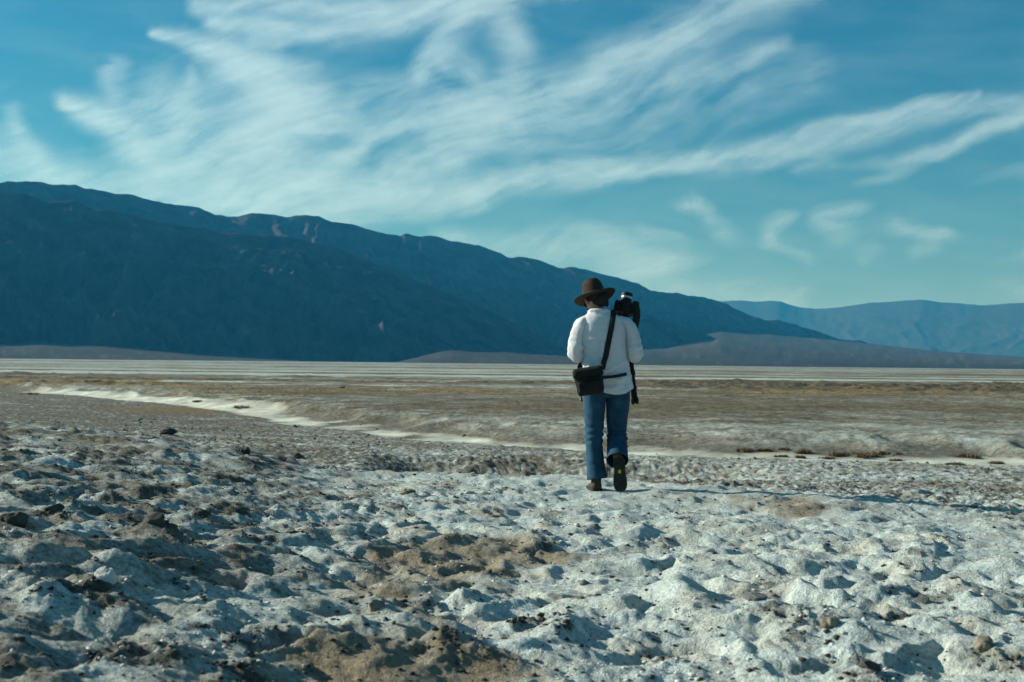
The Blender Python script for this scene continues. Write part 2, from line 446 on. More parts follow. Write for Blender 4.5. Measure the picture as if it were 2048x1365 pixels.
# ---- mountains and fans
def rock_material(name, c1, c2, c3, sc):
    m, nt, b, out = new_mat(name)
    geo = N(nt, 'NewGeometry').outputs['Position']
    n1 = noise_node(nt, geo, sc, 7, 0.62, 0.4)
    n2 = noise_node(nt, geo, sc * 5, 6, 0.65)
    c = mixc(nt, mapr(nt, n1, .35, .65), c1, c2)
    k = mathn(nt, 'ADD', attr(nt, 'pale'), mathn(nt, 'MULTIPLY', mathn(nt, 'SUBTRACT', n2, 0.5), 0.9))
    c = mixc(nt, mapr(nt, k, 0.35, 0.95), c, c3)
    nt.links.new(c, b.inputs['Base Color'])
    b.inputs['Roughness'].default_value = 0.95
    b.inputs['Specular IOR Level'].default_value = 0.05
    return m

def range_mesh(name, crest_px, d_crest, d_base, x0, x1, seed, mat, label, n_u=760, n_t=130, relief=0.26, spur=420.0, back=0.7, rough=0.026, zb=-6.0):
    """a mountain range: crest and foot lines in plan, spurs and gullies between them, a back slope behind"""
    px = np.linspace(x0, x1, n_u)
    cp = np.array(crest_px, float)
    cyv = np.interp(px, cp[:, 0], cp[:, 1])
    dc = np.interp(px, *np.array(d_crest, float).T); db = np.interp(px, *np.array(d_base, float).T)
    C = np.array([at_dist(a, b, d) for a, b, d in zip(px, cyv, dc)])
    B = np.array([at_dist(a, 726, d) for a, d in zip(px, db)]); B[:, 2] = zb
    u_m = np.concatenate([[0], np.cumsum(np.hypot(*np.diff(C[:, :2], axis=0).T))])
    t = np.concatenate([np.linspace(0, 1, n_t) ** 0.9, 1 + np.linspace(0.04, back, 12)])
    U, T = np.meshgrid(u_m, t)
    T1 = np.clip(T, 0, 1)
    P = B[None] + (C - B)[None] * T[:, :, None]
    H = (C[:, 2] - zb)[None, :]
    prof = np.where(T <= 1, 0.80 * T1 + 0.20 * T1 ** 2.2, 1 - 1.05 * (T - 1))
    W = fbm(U / 900, T * 2.2, 3, seed) * 0.9
    rg = ridged(U / spur + W, T1 * 1.5 + W * 0.5, 6, seed + 3, gain=0.55)
    rg2 = ridged(U / (spur * 0.33) + W * 2, T1 * 3.5, 4, seed + 13)
    amp = relief * np.sin(np.pi * np.clip(T1, 0, 1) ** 0.8) ** 0.8 * (1 - 0.25 * T1)
    z = zb + H * (prof + amp * (rg - 0.48) + amp * 0.55 * (rg2 - 0.4) + amp * 0.22 * (ridged(U / (spur * 0.11) + W * 3, T1 * 9, 3, seed + 16) - 0.4))
    z += H.max() * rough * (fbm(U / 120, T * 9, 4, seed + 20) + 0.5 * (ridged(U / 170, T * 7, 3, seed + 26) - 0.4)) * (0.6 + 0.4 * np.sin(np.pi * np.clip(T, 0, 1)))
    z = np.where(T > 1, np.minimum(z, zb + H * prof), z)
    V = np.stack([P[:, :, 0], P[:, :, 1], z], -1).reshape(-1, 3)
    pale = np.clip(1.5 * (fbm(U / 150 + W, T * 11, 4, seed + 30) + 0.35 * (rg2 - 0.4) - 0.16), 0, 1) * sstep(0.05, 0.25, T1) * 1.2
    o = mesh_obj(name, V, grid_faces(len(t), n_u), mat, attrs=dict(pale=pale))
    return tag(o, label, kind='structure')

M_ROCK = rock_material('mountain_rock', (0.020, 0.019, 0.019), (0.070, 0.066, 0.062), (0.125, 0.112, 0.104), 0.007)
M_FAR = rock_material('far_mountain_rock', (0.038, 0.042, 0.042), (0.050, 0.054, 0.053), (0.075, 0.078, 0.076), 0.0016)
M_FAN = rock_material('fan_gravel', (0.050, 0.050, 0.045), (0.070, 0.070, 0.062), (0.105, 0.103, 0.092), 0.003)

BACK = [(-1700, 724), (-1500, 660), (-1250, 560), (-1000, 480), (-700, 425), (-300, 385), (0, 365), (60, 362), (100, 368), (150, 371), (180, 380), (230, 387), (270, 391), (310, 403), (345, 410), (400, 416), (430, 430), (465, 433), (490, 430),
        (520, 427), (560, 432), (600, 433), (635, 432), (665, 445), (700, 448), (730, 456), (770, 468), (800, 472), (810, 467), (825, 473), (860, 472), (880, 475),
        (900, 482), (935, 487), (960, 492), (985, 500), (1010, 512), (1020, 516), (1050, 514), (1080, 522), (1115, 535), (1150, 535), (1175, 541), (1200, 548), (1230, 556),
        (1260, 562), (1290, 575), (1303, 583), (1350, 587), (1390, 593), (1430, 600), (1450, 607), (1475, 620), (1510, 635), (1530, 642), (1555, 640), (1590, 650),
        (1640, 665), (1680, 678), (1700, 682), (1720, 682), (1745, 688), (1765, 694), (1800, 705)]
FRONT = [(-1500, 724), (-1300, 670), (-1000, 560), (-700, 480), (-350, 420), (-120, 395), (0, 386), (40, 388), (70, 396), (95, 405), (110, 402), (145, 401), (165, 412), (185, 417), (220, 421), (310, 440), (345, 450), (400, 455), (440, 466),
         (470, 468), (530, 470), (570, 475), (600, 478), (640, 490), (680, 500), (720, 515), (770, 535), (820, 556), (880, 580), (940, 606), (1000, 634), (1050, 655), (1100, 690), (1150, 712)]
SPUR = [(1150, 722), (1175, 690), (1200, 655), (1230, 632), (1290, 630), (1340, 645), (1390, 662), (1420, 672), (1440, 681), (1452, 700)]
FARR = [(700, 640), (1000, 625), (1200, 612), (1300, 610), (1440, 603), (1480, 601), (1510, 604), (1540, 602), (1560, 603), (1580, 610), (1600, 615), (1630, 618), (1660, 617), (1700, 612), (1740, 606), (1780, 604),
        (1830, 600), (1850, 600), (1880, 605), (1920, 607), (1960, 611), (1990, 610), (2020, 607), (2048, 606), (2150, 598), (2300, 604), (2600, 590), (3000, 610), (3400, 650), (3800, 700), (4000, 732)]
range_mesh('mountain_range', BACK, [(-1700, 4200), (-700, 5200), (0, 6700), (700, 7800), (1200, 8900), (1800, 11200)], [(-1700, 3300), (-700, 3600), (0, 4600), (700, 5500), (1200, 7000), (1800, 10300)],
           -1700, 1800, 100, M_ROCK, 'long dark mountain range falling to the right behind the walker')
range_mesh('mountain_front', FRONT, [(-1500, 3900), (-700, 4300), (0, 5300), (700, 6000), (1150, 6300)], [(-1500, 3100), (-700, 3300), (0, 4000), (500, 4350), (800, 4750), (1150, 6000)],
           -1500, 1150, 140, M_ROCK, 'nearer shaded mountain face filling the left of the range', relief=0.26)
range_mesh('mountain_spur', SPUR, [(1150, 6700), (1452, 7600)], [(1150, 6000), (1250, 6200), (1452, 7200)], 1150, 1452, 180, M_ROCK,
           'low dark rocky spur ending above the gravel fan', n_u=240, n_t=70, relief=0.28, spur=260)
range_mesh('far_mountain_range', FARR, [(700, 20300), (4000, 20300)], [(700, 18300), (4000, 18300)], 700, 4000, 220, M_FAR,
           'pale blue distant mountain range at the right horizon', n_u=640, n_t=80, rough=0.010, relief=0.05, spur=900)

def fan_mesh(name, top_px, d_top, d_toe, seed, label, n_u=260, n_t=40):
    tp = np.array(top_px, float)
    px = np.linspace(tp[0, 0], tp[-1, 0], n_u)
    ty = np.interp(px, tp[:, 0], tp[:, 1])
    dt = np.interp(px, *np.array(d_top, float).T); de = np.interp(px, *np.array(d_toe, float).T)
    C = np.array([at_dist(a, b, d) for a, b, d in zip(px, ty, dt)])
    B = np.array([at_dist(a, 728, d) for a, d in zip(px, de)]); B[:, 2] = -2.5
    t = np.concatenate([np.linspace(0, 1, n_t), [1.05, 1.25, 1.6]])
    U, T = np.meshgrid(px, t)
    P = B[None] + (C - B)[None] * T[:, :, None]
    H = (C[:, 2] + 2.5)[None]
    T1 = np.clip(T, 0, 1)
    z = -2.5 + H * np.where(T <= 1, T1 ** 1.25, 1 - (T - 1) * 0.5) + 0.02 * H.max() * fbm(U / 30, T * 3, 4, seed) * np.sin(np.pi * T1)
    V = np.stack([P[:, :, 0], P[:, :, 1], z], -1).reshape(-1, 3)
    o = mesh_obj(name, V, grid_faces(len(t), n_u), M_FAN, attrs=dict(pale=np.clip(0.25 + fbm(U / 25 + T, T * 5, 4, seed + 5) * 0.8 + 0.9 * fbm(U / 7 + 1.5 * fbm(U / 40, T * 4, 2, seed + 8), T * 1.6, 4, seed + 7), 0, 1)))
    return tag(o, label, kind='structure')
fan_mesh('alluvial_fan', [(-700, 650), (-300, 668), (0, 684), (80, 682), (200, 689), (300, 699), (400, 710), (520, 718), (600, 722)], [(-700, 4300), (0, 4300), (600, 4400)], [(-700, 2600), (0, 3000), (600, 3500)], 300,
         'grey gravel fan sloping out at the left foot of the mountains')
fan_mesh('alluvial_fan', [(790, 725), (830, 716), (880, 704), (905, 701), (950, 705), (1010, 705), (1060, 709), (1120, 712), (1200, 722), (1260, 732)], [(790, 4800), (1260, 5300)], [(790, 3600), (1260, 3900)], 310,
         'small grey gravel fan below the middle of the range')
fan_mesh('alluvial_fan', [(1000, 735), (1060, 722), (1110, 708), (1180, 700), (1260, 696), (1330, 690), (1400, 672), (1440, 664), (1520, 668), (1600, 674), (1700, 684), (1760, 690), (1850, 700), (1950, 708), (2048, 714), (2200, 724), (2500, 738), (2800, 752)],
         [(1000, 6000), (1250, 6700), (1400, 8200), (1600, 9800), (2800, 10500)], [(1000, 3600), (1500, 4200), (2048, 4600), (2800, 4800)], 320,
         'broad lit gravel fan running down to the right salt flat', n_u=420, n_t=60)

# ------------------------------------------------------------------ clouds: one thin high sheet of cirrus over the valley
def azel(px, py):
    d = ray(px, py)
    return math.degrees(math.atan2(d[0], d[1])), math.degrees(math.asin(d[2]))
PXDEG = 180 / math.pi / FPX
STROKES = [  # points, half widths (start, end) in photo px, amount, filament share
    ([(400, 8), (560, 10), (720, 14), (900, 2), (1000, -20)], 16, 26, .75, .6),
    ([(425, 42), (520, 52), (600, 66), (680, 68), (780, 42), (900, 6), (1000, -40)], 12, 42, .95, .45),
    ([(480, 70), (540, 85), (590, 100)], 10, 12, .55, .5),
    ([(310, 62), (380, 80), (440, 105), (520, 150), (600, 195)], 8, 46, .85, .55),
    ([(450, 110), (520, 165), (590, 205)], 40, 46, .55, .4),
    ([(130, 205), (200, 235), (270, 280), (330, 330)], 12, 50, .85, .5),
    ([(210, 115), (235, 135), (215, 170), (260, 205)], 12, 24, .45, .5),
    ([(390, 150), (372, 200), (362, 260)], 10, 26, .55, .5),
    ([(330, 205), (420, 260), (480, 310)], 50, 90, .55, .5),
    ([(520, 250), (500, 310), (430, 360)], 46, 60, .50, .4),
    ([(700, 215), (620, 250), (560, 300)], 26, 50, .50, .5),
    ([(480, 395), (600, 362), (690, 315), (745, 275), (830, 245), (920, 220)], 20, 12, .75, .5),
    ([(600, 372), (760, 360), (880, 320), (950, 270), (1030, 222), (1110, 190), (1180, 165), (1215, 135), (1300, 95), (1400, 52), (1500, 0)], 30, 40, .62, .6),
    ([(1080, 195), (1175, 160), (1205, 130), (1300, 90), (1420, 45)], 9, 14, .55, .5),
    ([(945, 20), (905, 70), (850, 125), (830, 145)], 26, 16, .70, .5),
    ([(850, 135), (920, 125), (975, 175)], 20, 24, .55, .5),
    ([(960, 0), (1010, 40), (1030, 110), (1015, 165), (960, 205), (880, 250)], 28, 34, .55, .5),
    ([(960, 0), (1050, 25), (1100, 45)], 20, 5, .40, .6),
    ([(1040, 260), (1250, 190), (1420, 138), (1572, 90)], 44, 14, .34, .7),
    ([(1440, 130), (1520, 112), (1573, 92)], 6, 8, .40, .5),
    ([(1180, 300), (1400, 215), (1620, 150)], 60, 40, .20, .8),
    ([(930, 380), (1150, 352), (1300, 335), (1450, 315), (1600, 272), (1750, 236), (1960, 188)], 26, 8, .60, .6),
    ([(1200, 350), (1450, 332), (1600, 297), (1750, 262), (1900, 222), (2100, 198)], 22, 12, .50, .6),
    ([(1670, 332), (1800, 322), (1880, 302), (1960, 268), (2100, 220)], 7, 20, .72, .5),
    ([(1560, 352), (1640, 328), (1700, 322)], 6, 10, .30, .5),
    ([(1690, 370), (1780, 350), (1860, 325)], 6, 9, .38, .6),
    ([(1930, 368), (2000, 352), (2120, 335)], 8, 14, .42, .5),
    ([(1330, 412), (1370, 412), (1405, 425), (1430, 455), (1480, 482)], 6, 16, .50, .5),
    ([(1380, 412), (1410, 408)], 14, 6, .35, .5),
    ([(1260, 448), (1310, 465), (1385, 487)], 10, 10, .36, .5),
    ([(1610, 425), (1560, 440), (1540, 470), (1570, 485)], 9, 22, .50, .4),
    ([(1765, 403), (1715, 420), (1650, 428), (1640, 440), (1680, 465), (1740, 475)], 7, 16, .55, .4),
    ([(1750, 452), (1820, 455), (1940, 475)], 20, 6, .46, .5),
    ([(1900, 482), (1840, 495), (1800, 510)], 10, 10, .36, .5),
    ([(1495, 482), (1570, 500), (1650, 522)], 6, 9, .36, .5),
    ([(1760, 480), (1740, 505), (1700, 525)], 10, 16, .32, .5),
    ([(1950, 548), (2000, 528), (2100, 510)], 10, 12, .42, .5),
    ([(1990, 505), (2080, 480)], 8, 10, .30, .5),
    ([(880, 478), (1050, 492), (1200, 495), (1320, 530)], 18, 40, .46, .4),
    ([(1180, 550), (1300, 540), (1440, 512)], 24, 8, .40, .5),
    ([(1240, 585), (1420, 590), (1600, 605)], 30, 22, .38, .4),
    ([(1000, 470), (1180, 460), (1260, 480)], 16, 14, .25, .5),
    ([(1900, 590), (1990, 575), (2100, 590)], 16, 24, .32, .5),
    ([(25, 230), (45, 285), (95, 345), (130, 380)], 14, 28, .48, .5),
    ([(-40, 300), (40, 330), (120, 370)], 40, 40, .48, .4),
    ([(-40, 190), (40, 150), (110, 120)], 14, 10, .16, .5),
    ([(180, 400), (400, 400), (700, 405), (900, 385), (1060, 345)], 50, 16, .66, .45),
    ([(500, 420), (800, 430), (960, 410)], 30, 14, .35, .5),
    ([(560, 270), (760, 250), (960, 240)], 70, 60, .30, .7),
    ([(700, 150), (820, 180), (900, 200)], 30, 30, .18, .8),
]
caz = np.concatenate([np.arange(-180, -38, 2.0), np.arange(-38, -22, 0.25), np.arange(-22, 22, 0.075), np.arange(22, 38, 0.25), np.arange(38, 180.1, 2.0)])
cel = np.concatenate([[-0.6, 0.0], np.arange(0.6, 17, 0.075), np.arange(17, 30, 0.5), np.arange(30, 89, 2.0), [89.0]])
CA, CE = np.meshgrid(caz, cel)
inside = (np.abs(CA) < 38) & (CE < 29)
a0, e0 = CA[inside], CE[inside]
# the wind draws the ice out: bend the sampling position with slow noise first
wa = a0 + 0.36 * fbm(a0 * 0.33, e0 * 0.5, 3, 400) + 0.07 * fbm(a0 * 1.5, e0 * 2.2, 3, 404)
we = e0 + 0.30 * fbm(a0 * 0.33, e0 * 0.5, 3, 410) + 0.06 * fbm(a0 * 1.5, e0 * 2.2, 3, 414)
clear = np.ones(a0.shape)
_u = wa * math.cos(R(20)) + we * math.sin(R(20)); _v = -wa * math.sin(R(20)) + we * math.cos(R(20))
_bend = 1.3 * fbm(wa * 0.14, we * 0.2, 2, 420)
wind = fbm(_u * 0.26, (_v + _bend) * 1.5, 5, 430, gain=0.5)
wind = wind + 0.14 * fbm(_u * 0.7, (_v + _bend) * 5.0, 4, 436)
f2 = fbm(wa * 0.8, we * 1.3, 5, 431, gain=0.5)
for i, (pts, w0, w1, amp, fil) in enumerate(STROKES):
    pts = list(pts)          # strokes that leave the picture go on beyond it
    for end, nxt in ((0, 1), (-1, -2)):
        (ex, ey), (fx, fy) = pts[end], pts[nxt]
        if ex > 2060 or ex < -20 or ey < 5:
            l_ = math.hypot(ex - fx, ey - fy); far_ = (ex + (ex - fx) / l_ * 520, ey + (ey - fy) / l_ * 420)
            pts = [far_] + pts if end == 0 else pts + [far_]
    pp = smooth_poly([azel(*p) for p in pts], 4)
    seg = np.hypot(*np.diff(pp, axis=0).T).sum()
    sgn, along = polydist(wa, we, [tuple(p) for p in pp])
    tt = np.clip(along / seg, 0, 1)
    w = (w0 + (w1 - w0) * tt) * PXDEG * (1.2 if max(w0, w1) > 18 else 1.65); amp = amp * (0.76 if max(w0, w1) > 18 else 0.58)
    core = np.exp(-(sgn / w) ** 2)
    core = core * (0.12 + 0.88 * sstep(0, 0.30, tt)) * (1 - 0.88 * sstep(0.70, 1.0, tt)) if max(w0, w1) <= 24 else core
    # filaments run along the stroke and fray to one side
    f1 = wind if max(w0, w1) > 24 else 0.5 * wind + 0.5 * fbm(along * 0.55 + sgn * 0.5, sgn * 2.4, 3, 430 + i * 7, gain=0.45)
    d = amp * core * np.clip(1 + fil * (1.5 * f1 + 0.8 * f2), 0, 2)
    d += amp * 0.17 * np.exp(-(sgn / (w * 2.6)) ** 2) * np.clip(0.7 + 1.6 * wind, 0, 2) * fil
    clear *= 1 - np.clip(d - 0.035, 0, 0.93)
cover = np.zeros(CA.shape)
outer = np.clip(0.04 + 0.75 * fbm(CA * 0.05 + CE * 0.05, CE * 0.22 - CA * 0.03, 4, 470), 0, 0.7)
cover[:] = outer
veil = 0.58 * np.exp(-np.maximum(e0, 0) / 3.2) + 0.06 * np.clip(0.3 + fbm(a0 * 0.25 + e0 * 0.3, e0 * 0.9, 4, 480), 0, 1)
_u0 = a0 * math.cos(R(20)) + e0 * math.sin(R(20)); _v0 = -a0 * math.sin(R(20)) + e0 * math.cos(R(20))
fibre = fbm(_u0 * 0.22, (_v0 + 1.6 * fbm(a0 * 0.07, e0 * 0.10, 2, 438)) * 3.0, 4, 437, gain=0.5)
din = (1 - clear) * np.clip(0.92 + 0.30 * fibre, 0.3, 1.6)
din = 1 - (1 - np.clip(din, 0, 0.96)) * (1 - veil)
edge = sstep(0, 1, np.minimum((37.5 - np.abs(a0)) / 11.0, (28.5 - e0) / 9.0))
cover[inside] = din * edge + outer[inside] * (1 - edge)
ca, ce = np.radians(CA), np.radians(CE)
D = np.stack([np.sin(ca) * np.cos(ce), np.cos(ca) * np.cos(ce), np.sin(ce)], -1)
Rs = (62.0 ** 2 + 7.5 ** 2) / 15.0 * 1000
cz = 7500 - Rs
dc_ = D[..., 2] * cz
tt = dc_ + np.sqrt(dc_ ** 2 + Rs ** 2 - cz ** 2)
m_cl = bpy.data.materials.new('cirrus'); m_cl.use_nodes = True
nt = m_cl.node_tree; nt.nodes.clear()
o_ = N(nt, 'OutputMaterial'); tr = N(nt, 'BsdfTransparent'); tl = N(nt, 'BsdfTranslucent'); mx = N(nt, 'MixShader')
geo = N(nt, 'NewGeometry').outputs['Position']
tl.inputs[0].default_value = (0.88, 1.0, 0.95, 1)
fz = noise_node(nt, geo, 0.0016, 6, 0.65, 0.6)
nt.links.new(mathn(nt, 'MULTIPLY', attr(nt, 'cover'), mapr(nt, fz, 0.25, 0.75, 0.88, 1.06), True), mx.inputs[0])
nt.links.new(tr.outputs[0], mx.inputs[1]); nt.links.new(tl.outputs[0], mx.inputs[2]); nt.links.new(mx.outputs[0], o_.inputs[0])
clouds = mesh_obj('cirrus_clouds', (D * tt[..., None]).reshape(-1, 3), grid_faces(*CA.shape), m_cl, attrs=dict(cover=0.76 * (1 - np.exp(-1.35 * np.clip(cover, 0, 0.95)))))
tag(clouds, 'thin white cirrus clouds drawn out in streaks across the blue sky', kind='stuff')

# ------------------------------------------------------------------ haze
m_hz = bpy.data.materials.new('haze'); m_hz.use_nodes = True
nt = m_hz.node_tree; nt.nodes.clear()
o_ = N(nt, 'OutputMaterial'); pv = N(nt, 'VolumePrincipled')
pv.inputs['Color'].default_value = (0.05, 0.49, 0.95, 1)
pv.inputs['Absorption Color'].default_value = (1, 1, 1, 1)
pv.inputs['Density'].default_value = 0.000041
pv.inputs['Anisotropy'].default_value = 0.2
nt.links.new(pv.outputs[0], o_.inputs['Volume'])
bx = [(x, y, z) for z in (-9.0, 960.0) for x, y in ((-22500, -22500), (22500, -22500), (22500, 22500), (-22500, 22500))]
haze = mesh_obj('haze', bx, [(3, 2, 1, 0), (4, 5, 6, 7), (0, 1, 5, 4), (1, 2, 6, 5), (2, 3, 7, 6), (3, 0, 4, 7)], m_hz, smooth=False)
tag(haze, 'blue haze hanging in the air over the valley', kind='stuff')

#@@OBJECTS@@
# ------------------------------------------------------------------ stones, shrubs, rubble, dry grass
M_STONE_DARK = simple_mat('dark_clod', (0.035, 0.033, 0.03), (0.10, 0.09, 0.075), 25, 0.95, 0.8, 60)
M_STONE_BROWN = simple_mat('brown_stone', (0.15, 0.125, 0.095), (0.30, 0.25, 0.185), 22, 0.95, 0.7, 60)
M_STONE_PALE = simple_mat('pale_stone', (0.45, 0.44, 0.39), (0.68, 0.68, 0.61), 22, 0.95, 0.7, 60)
M_STONE_GREY = simple_mat('grey_stone', (0.10, 0.105, 0.10), (0.21, 0.21, 0.19), 22, 0.95, 0.7, 60)

def noise3(p, seed):
    return fbm(p[:, 0] + 0.6 * p[:, 2], p[:, 1] - 0.7 * p[:, 2], 3, seed)

def stone(px, py, w, h, mat, label, seed, flat=1.0, sharp=1.0):
    """a stone seen at a pixel; w and h are its size in photo pixels"""
    p = ground_hit(px, py)
    dist = np.linalg.norm(p - np.array([0, 0, CAM_Z]))
    sw, sh = w / FPX * dist, h / FPX * dist
    bm = bmesh.new()
    bmesh.ops.create_icosphere(bm, subdivisions=4, radius=1.0)
    v = np.array([q.co[:] for q in bm.verts])
    n = noise3(v * 1.1 + seed, 500 + seed) * 0.55 * sharp + noise3(v * 2.9 + seed, 510 + seed) * 0.25 * sharp + noise3(v * 8 + seed, 520 + seed) * 0.08
    v = v * (1 + n)[:, None]
    # a few broken faces
    r2 = np.random.default_rng(seed)
    for _ in range(6):
        d = r2.normal(size=3); d /= np.linalg.norm(d); c = r2.uniform(0.55, 0.85)
        over = np.clip(v @ d - c, 0, None); v = v - over[:, None] * d * 0.85 * sharp
    v[:, 0] *= sw / 2; v[:, 1] *= sw / 2 * r2.uniform(0.8, 1.1); v[:, 2] *= sh / 2 * 1.15
    for q, c in zip(bm.verts, v): q.co = c
    me = bpy.data.meshes.new('stone'); bm.to_mesh(me); bm.free()
    me.polygons.foreach_set('use_smooth', np.ones(len(me.polygons), dtype=bool))
    me.materials.append(mat)
    o = bpy.data.objects.new('stone', me); COL.objects.link(o)
    o.location = (p[0], p[1] + sw * 0.25, p[2] + sh * 0.08)
    o.rotation_euler = (0, 0, r2.uniform(0, 6.28))
    return tag(o, label, 'stone', 'loose stones on the salt crust')

STONES = [
    (22, 1048, 46, 34, M_STONE_DARK, 'big dark clod at the left edge of the picture', 1),
    (306, 1050, 52, 32, M_STONE_DARK, 'wide near-black clod on the left slope, right of the big dark clod', 2),
    (104, 1022, 36, 20, M_STONE_DARK, 'long low dark stone between the two large clods on the left', 3),
    (404, 1034, 40, 28, M_STONE_DARK, 'dark jagged clod left of the middle on a pale hump', 4),
    (486, 905, 34, 15, M_STONE_DARK, 'flat black stone on the rim above the dark crust', 5),
    (596, 917, 26, 16, M_STONE_DARK, 'small black stone on the rim nearest the walker', 6),
    (335, 868, 36, 16, M_STONE_DARK, 'black stone highest up on the left rim', 7),
    (815, 988, 34, 13, M_STONE_BROWN, 'smooth rounded brown mound-like stone left of the walker', 8),
    (1664, 1254, 44, 26, M_STONE_BROWN, 'round tan stone alone on the white salt at the right', 9),
    (1972, 1296, 42, 30, M_STONE_BROWN, 'reddish brown broken stone near the right bottom corner', 10),
    (752, 1222, 40, 34, M_STONE_BROWN, 'knobbly tan stone at the mouth of a deep hollow', 11),
    (1170, 1170, 24, 12, M_STONE_GREY, 'small smooth grey pebble on white salt below the walker', 12),
    (1188, 1058, 30, 15, M_STONE_GREY, 'low grey stone just below the feet of the walker', 13),
    (1516, 1198, 50, 16, M_STONE_GREY, 'flat grey slab lying on the right foreground crust', 14),
    (208, 1160, 40, 34, M_STONE_PALE, 'pale rounded lump on the dark left slope', 15),
    (1848, 1205, 34, 14, M_STONE_GREY, 'flat greyish brown stone by dark crumbs at the right', 16),
    (662, 938, 9, 7, M_STONE_PALE, 'tiny bright white pebble on the rim', 17),
    (1742, 1335, 40, 22, M_STONE_DARK, 'dark crumbling clod at the bottom right', 18),
]
for s_ in STONES: stone(*s_)

# crumbs of dark earth and salt, too many to count
def scatter_mesh(name, pts, sizes, mat, label, seed):
    r2 = np.random.default_rng(seed)
    base = np.array([[1, 0, 0], [-1, 0, 0], [0, 1, 0], [0, -1, 0], [0, 0, 1], [0, 0, -1],
                     [.6, .6, .6], [-.6, .6, .6], [.6, -.6, .6], [-.6, -.6, .6]], float)
    tri = np.array([[0, 6, 8], [2, 7, 6], [1, 9, 7], [3, 8, 9], [4, 8, 6], [4, 6, 7], [4, 7, 9], [4, 9, 8], [0, 2, 6], [2, 1, 7], [1, 3, 9], [3, 0, 8], [0, 5, 2], [2, 5, 1], [1, 5, 3], [3, 5, 0]])
    n = len(pts)
    a = r2.uniform(0, 6.283, n); c, s_ = np.cos(a), np.sin(a)
    jit = base[None] * r2.uniform(0.55, 1.25, (n, 10, 1)) * sizes[:, None, None] * np.stack([r2.uniform(.7, 1.5, n), r2.uniform(.7, 1.2, n), r2.uniform(.45, .9, n)], -1)[:, None, :]
    V = np.stack([jit[..., 0] * c[:, None] - jit[..., 1] * s_[:, None], jit[..., 0] * s_[:, None] + jit[..., 1] * c[:, None], jit[..., 2]], -1) + pts[:, None, :]
    F = (tri[None] + (np.arange(n) * 10)[:, None, None]).reshape(-1, 3)
    o = mesh_obj(name, V.reshape(-1, 3), F, mat, smooth=False)
    return tag(o, label, kind='stuff')

def scatter_points(n, dmin, dmax, accept, seed, amax=24):
    r2 = np.random.default_rng(seed)
    a = np.radians(r2.uniform(-amax, amax, n)); d = np.exp(r2.uniform(math.log(dmin), math.log(dmax), n))
    x, y = np.sin(a) * d, np.cos(a) * d
    T = terrain(x, y)
    k = accept(x, y, T, r2.random(n))
    return np.stack([x, y, T[0]], -1)[k], d[k]
P_, d_ = scatter_points(60000, 3.8, 15, lambda x, y, T, u: u < T[7] * (0.05 + 0.75 * np.clip(T[5], 0, 1) ** 1.2 * sstep(2.5, -1.5, x) + 0.30 * T[5]), 5)
sz = 0.0045 + 0.011 * np.random.default_rng(3).random(len(P_)) ** 3
scatter_mesh('earth_crumbs', P_, sz, M_STONE_DARK, 'dark earth crumbs strewn over the lumpy salt crust', 6)
P_, d_ = scatter_points(40000, 4, 15, lambda x, y, T, u: u < T[7] * 0.22 * np.clip(0.2 + fbm(x * 1.3, y * 1.3, 2, 540) * 1.6, 0, 1), 8)
sz = 0.004 + 0.011 * np.random.default_rng(4).random(len(P_)) ** 3
scatter_mesh('salt_crumbs', P_, sz, M_STONE_PALE, 'loose white salt crumbs on the near crust', 9)
P_, d_ = scatter_points(26000, 13, 60, lambda x, y, T, u: (u < (1 - T[7]) * (1 - T[3]) * np.clip(0.25 + 0.9 * fbm(x * 0.7, y * 0.5, 3, 545), 0, 0.7)) & (T[6] < 0.3), 15)
sz = d_ * 0.0006 * (0.5 + 2.4 * np.random.default_rng(9).random(len(P_)) ** 4)
scatter_mesh('crust_clods', P_, sz, M_STONE_GREY, 'grey broken clods covering the low crust before the wash', 16)

# dry plants
M_TWIG = simple_mat('dry_twig', (0.085, 0.058, 0.032), (0.22, 0.15, 0.080), 8, 0.9)
M_GRASS = simple_mat('dry_grass', (0.30, 0.19, 0.06), (0.48, 0.32, 0.12), 0.4, 0.9)
M_STEM = simple_mat('woody_stem', (0.08, 0.05, 0.03), (0.16, 0.10, 0.06), 20, 0.9)
def blades(n, w, h, seed, lean=0.55, thick=0.006):
    """a dome of thin twigs that spread from a few rootstocks"""
    r2 = np.random.default_rng(seed)
    V, F = [], []
    roots = [(r2.normal() * w * 0.17, r2.normal() * w * 0.12, r2.uniform(0.55, 1.0)) for _ in range(6)]
    for i in range(n):
        rx_, ry_, rh = roots[r2.integers(6)]
        la = r2.uniform(0, 6.283); tilt = abs(r2.normal()) * lean
        ln = h * rh * r2.uniform(0.35, 1.05)
        bx_, by_ = rx_ + r2.normal() * w * 0.06, ry_ + r2.normal() * w * 0.05
        hh = ln * math.cos(min(tilt, 1.35)); out = ln * math.sin(min(tilt, 1.35)) * 1.5
        tx, ty = bx_ + math.cos(la) * out, by_ + math.sin(la) * out
        mx_, my_ = bx_ + (tx - bx_) * 0.4, by_ + (ty - by_) * 0.4
        pa = r2.uniform(0, 6.283); ox, oy = math.cos(pa) * thick, math.sin(pa) * thick
        k = len(V)
        V += [(bx_ - ox, by_ - oy, -0.03), (bx_ + ox, by_ + oy, -0.03), (mx_ - ox, my_ - oy, hh * .55), (mx_ + ox, my_ + oy, hh * .55), (tx, ty, hh)]
        F += [(k, k + 1, k + 3, k + 2), (k + 2, k + 3, k + 4)]
    return V, F
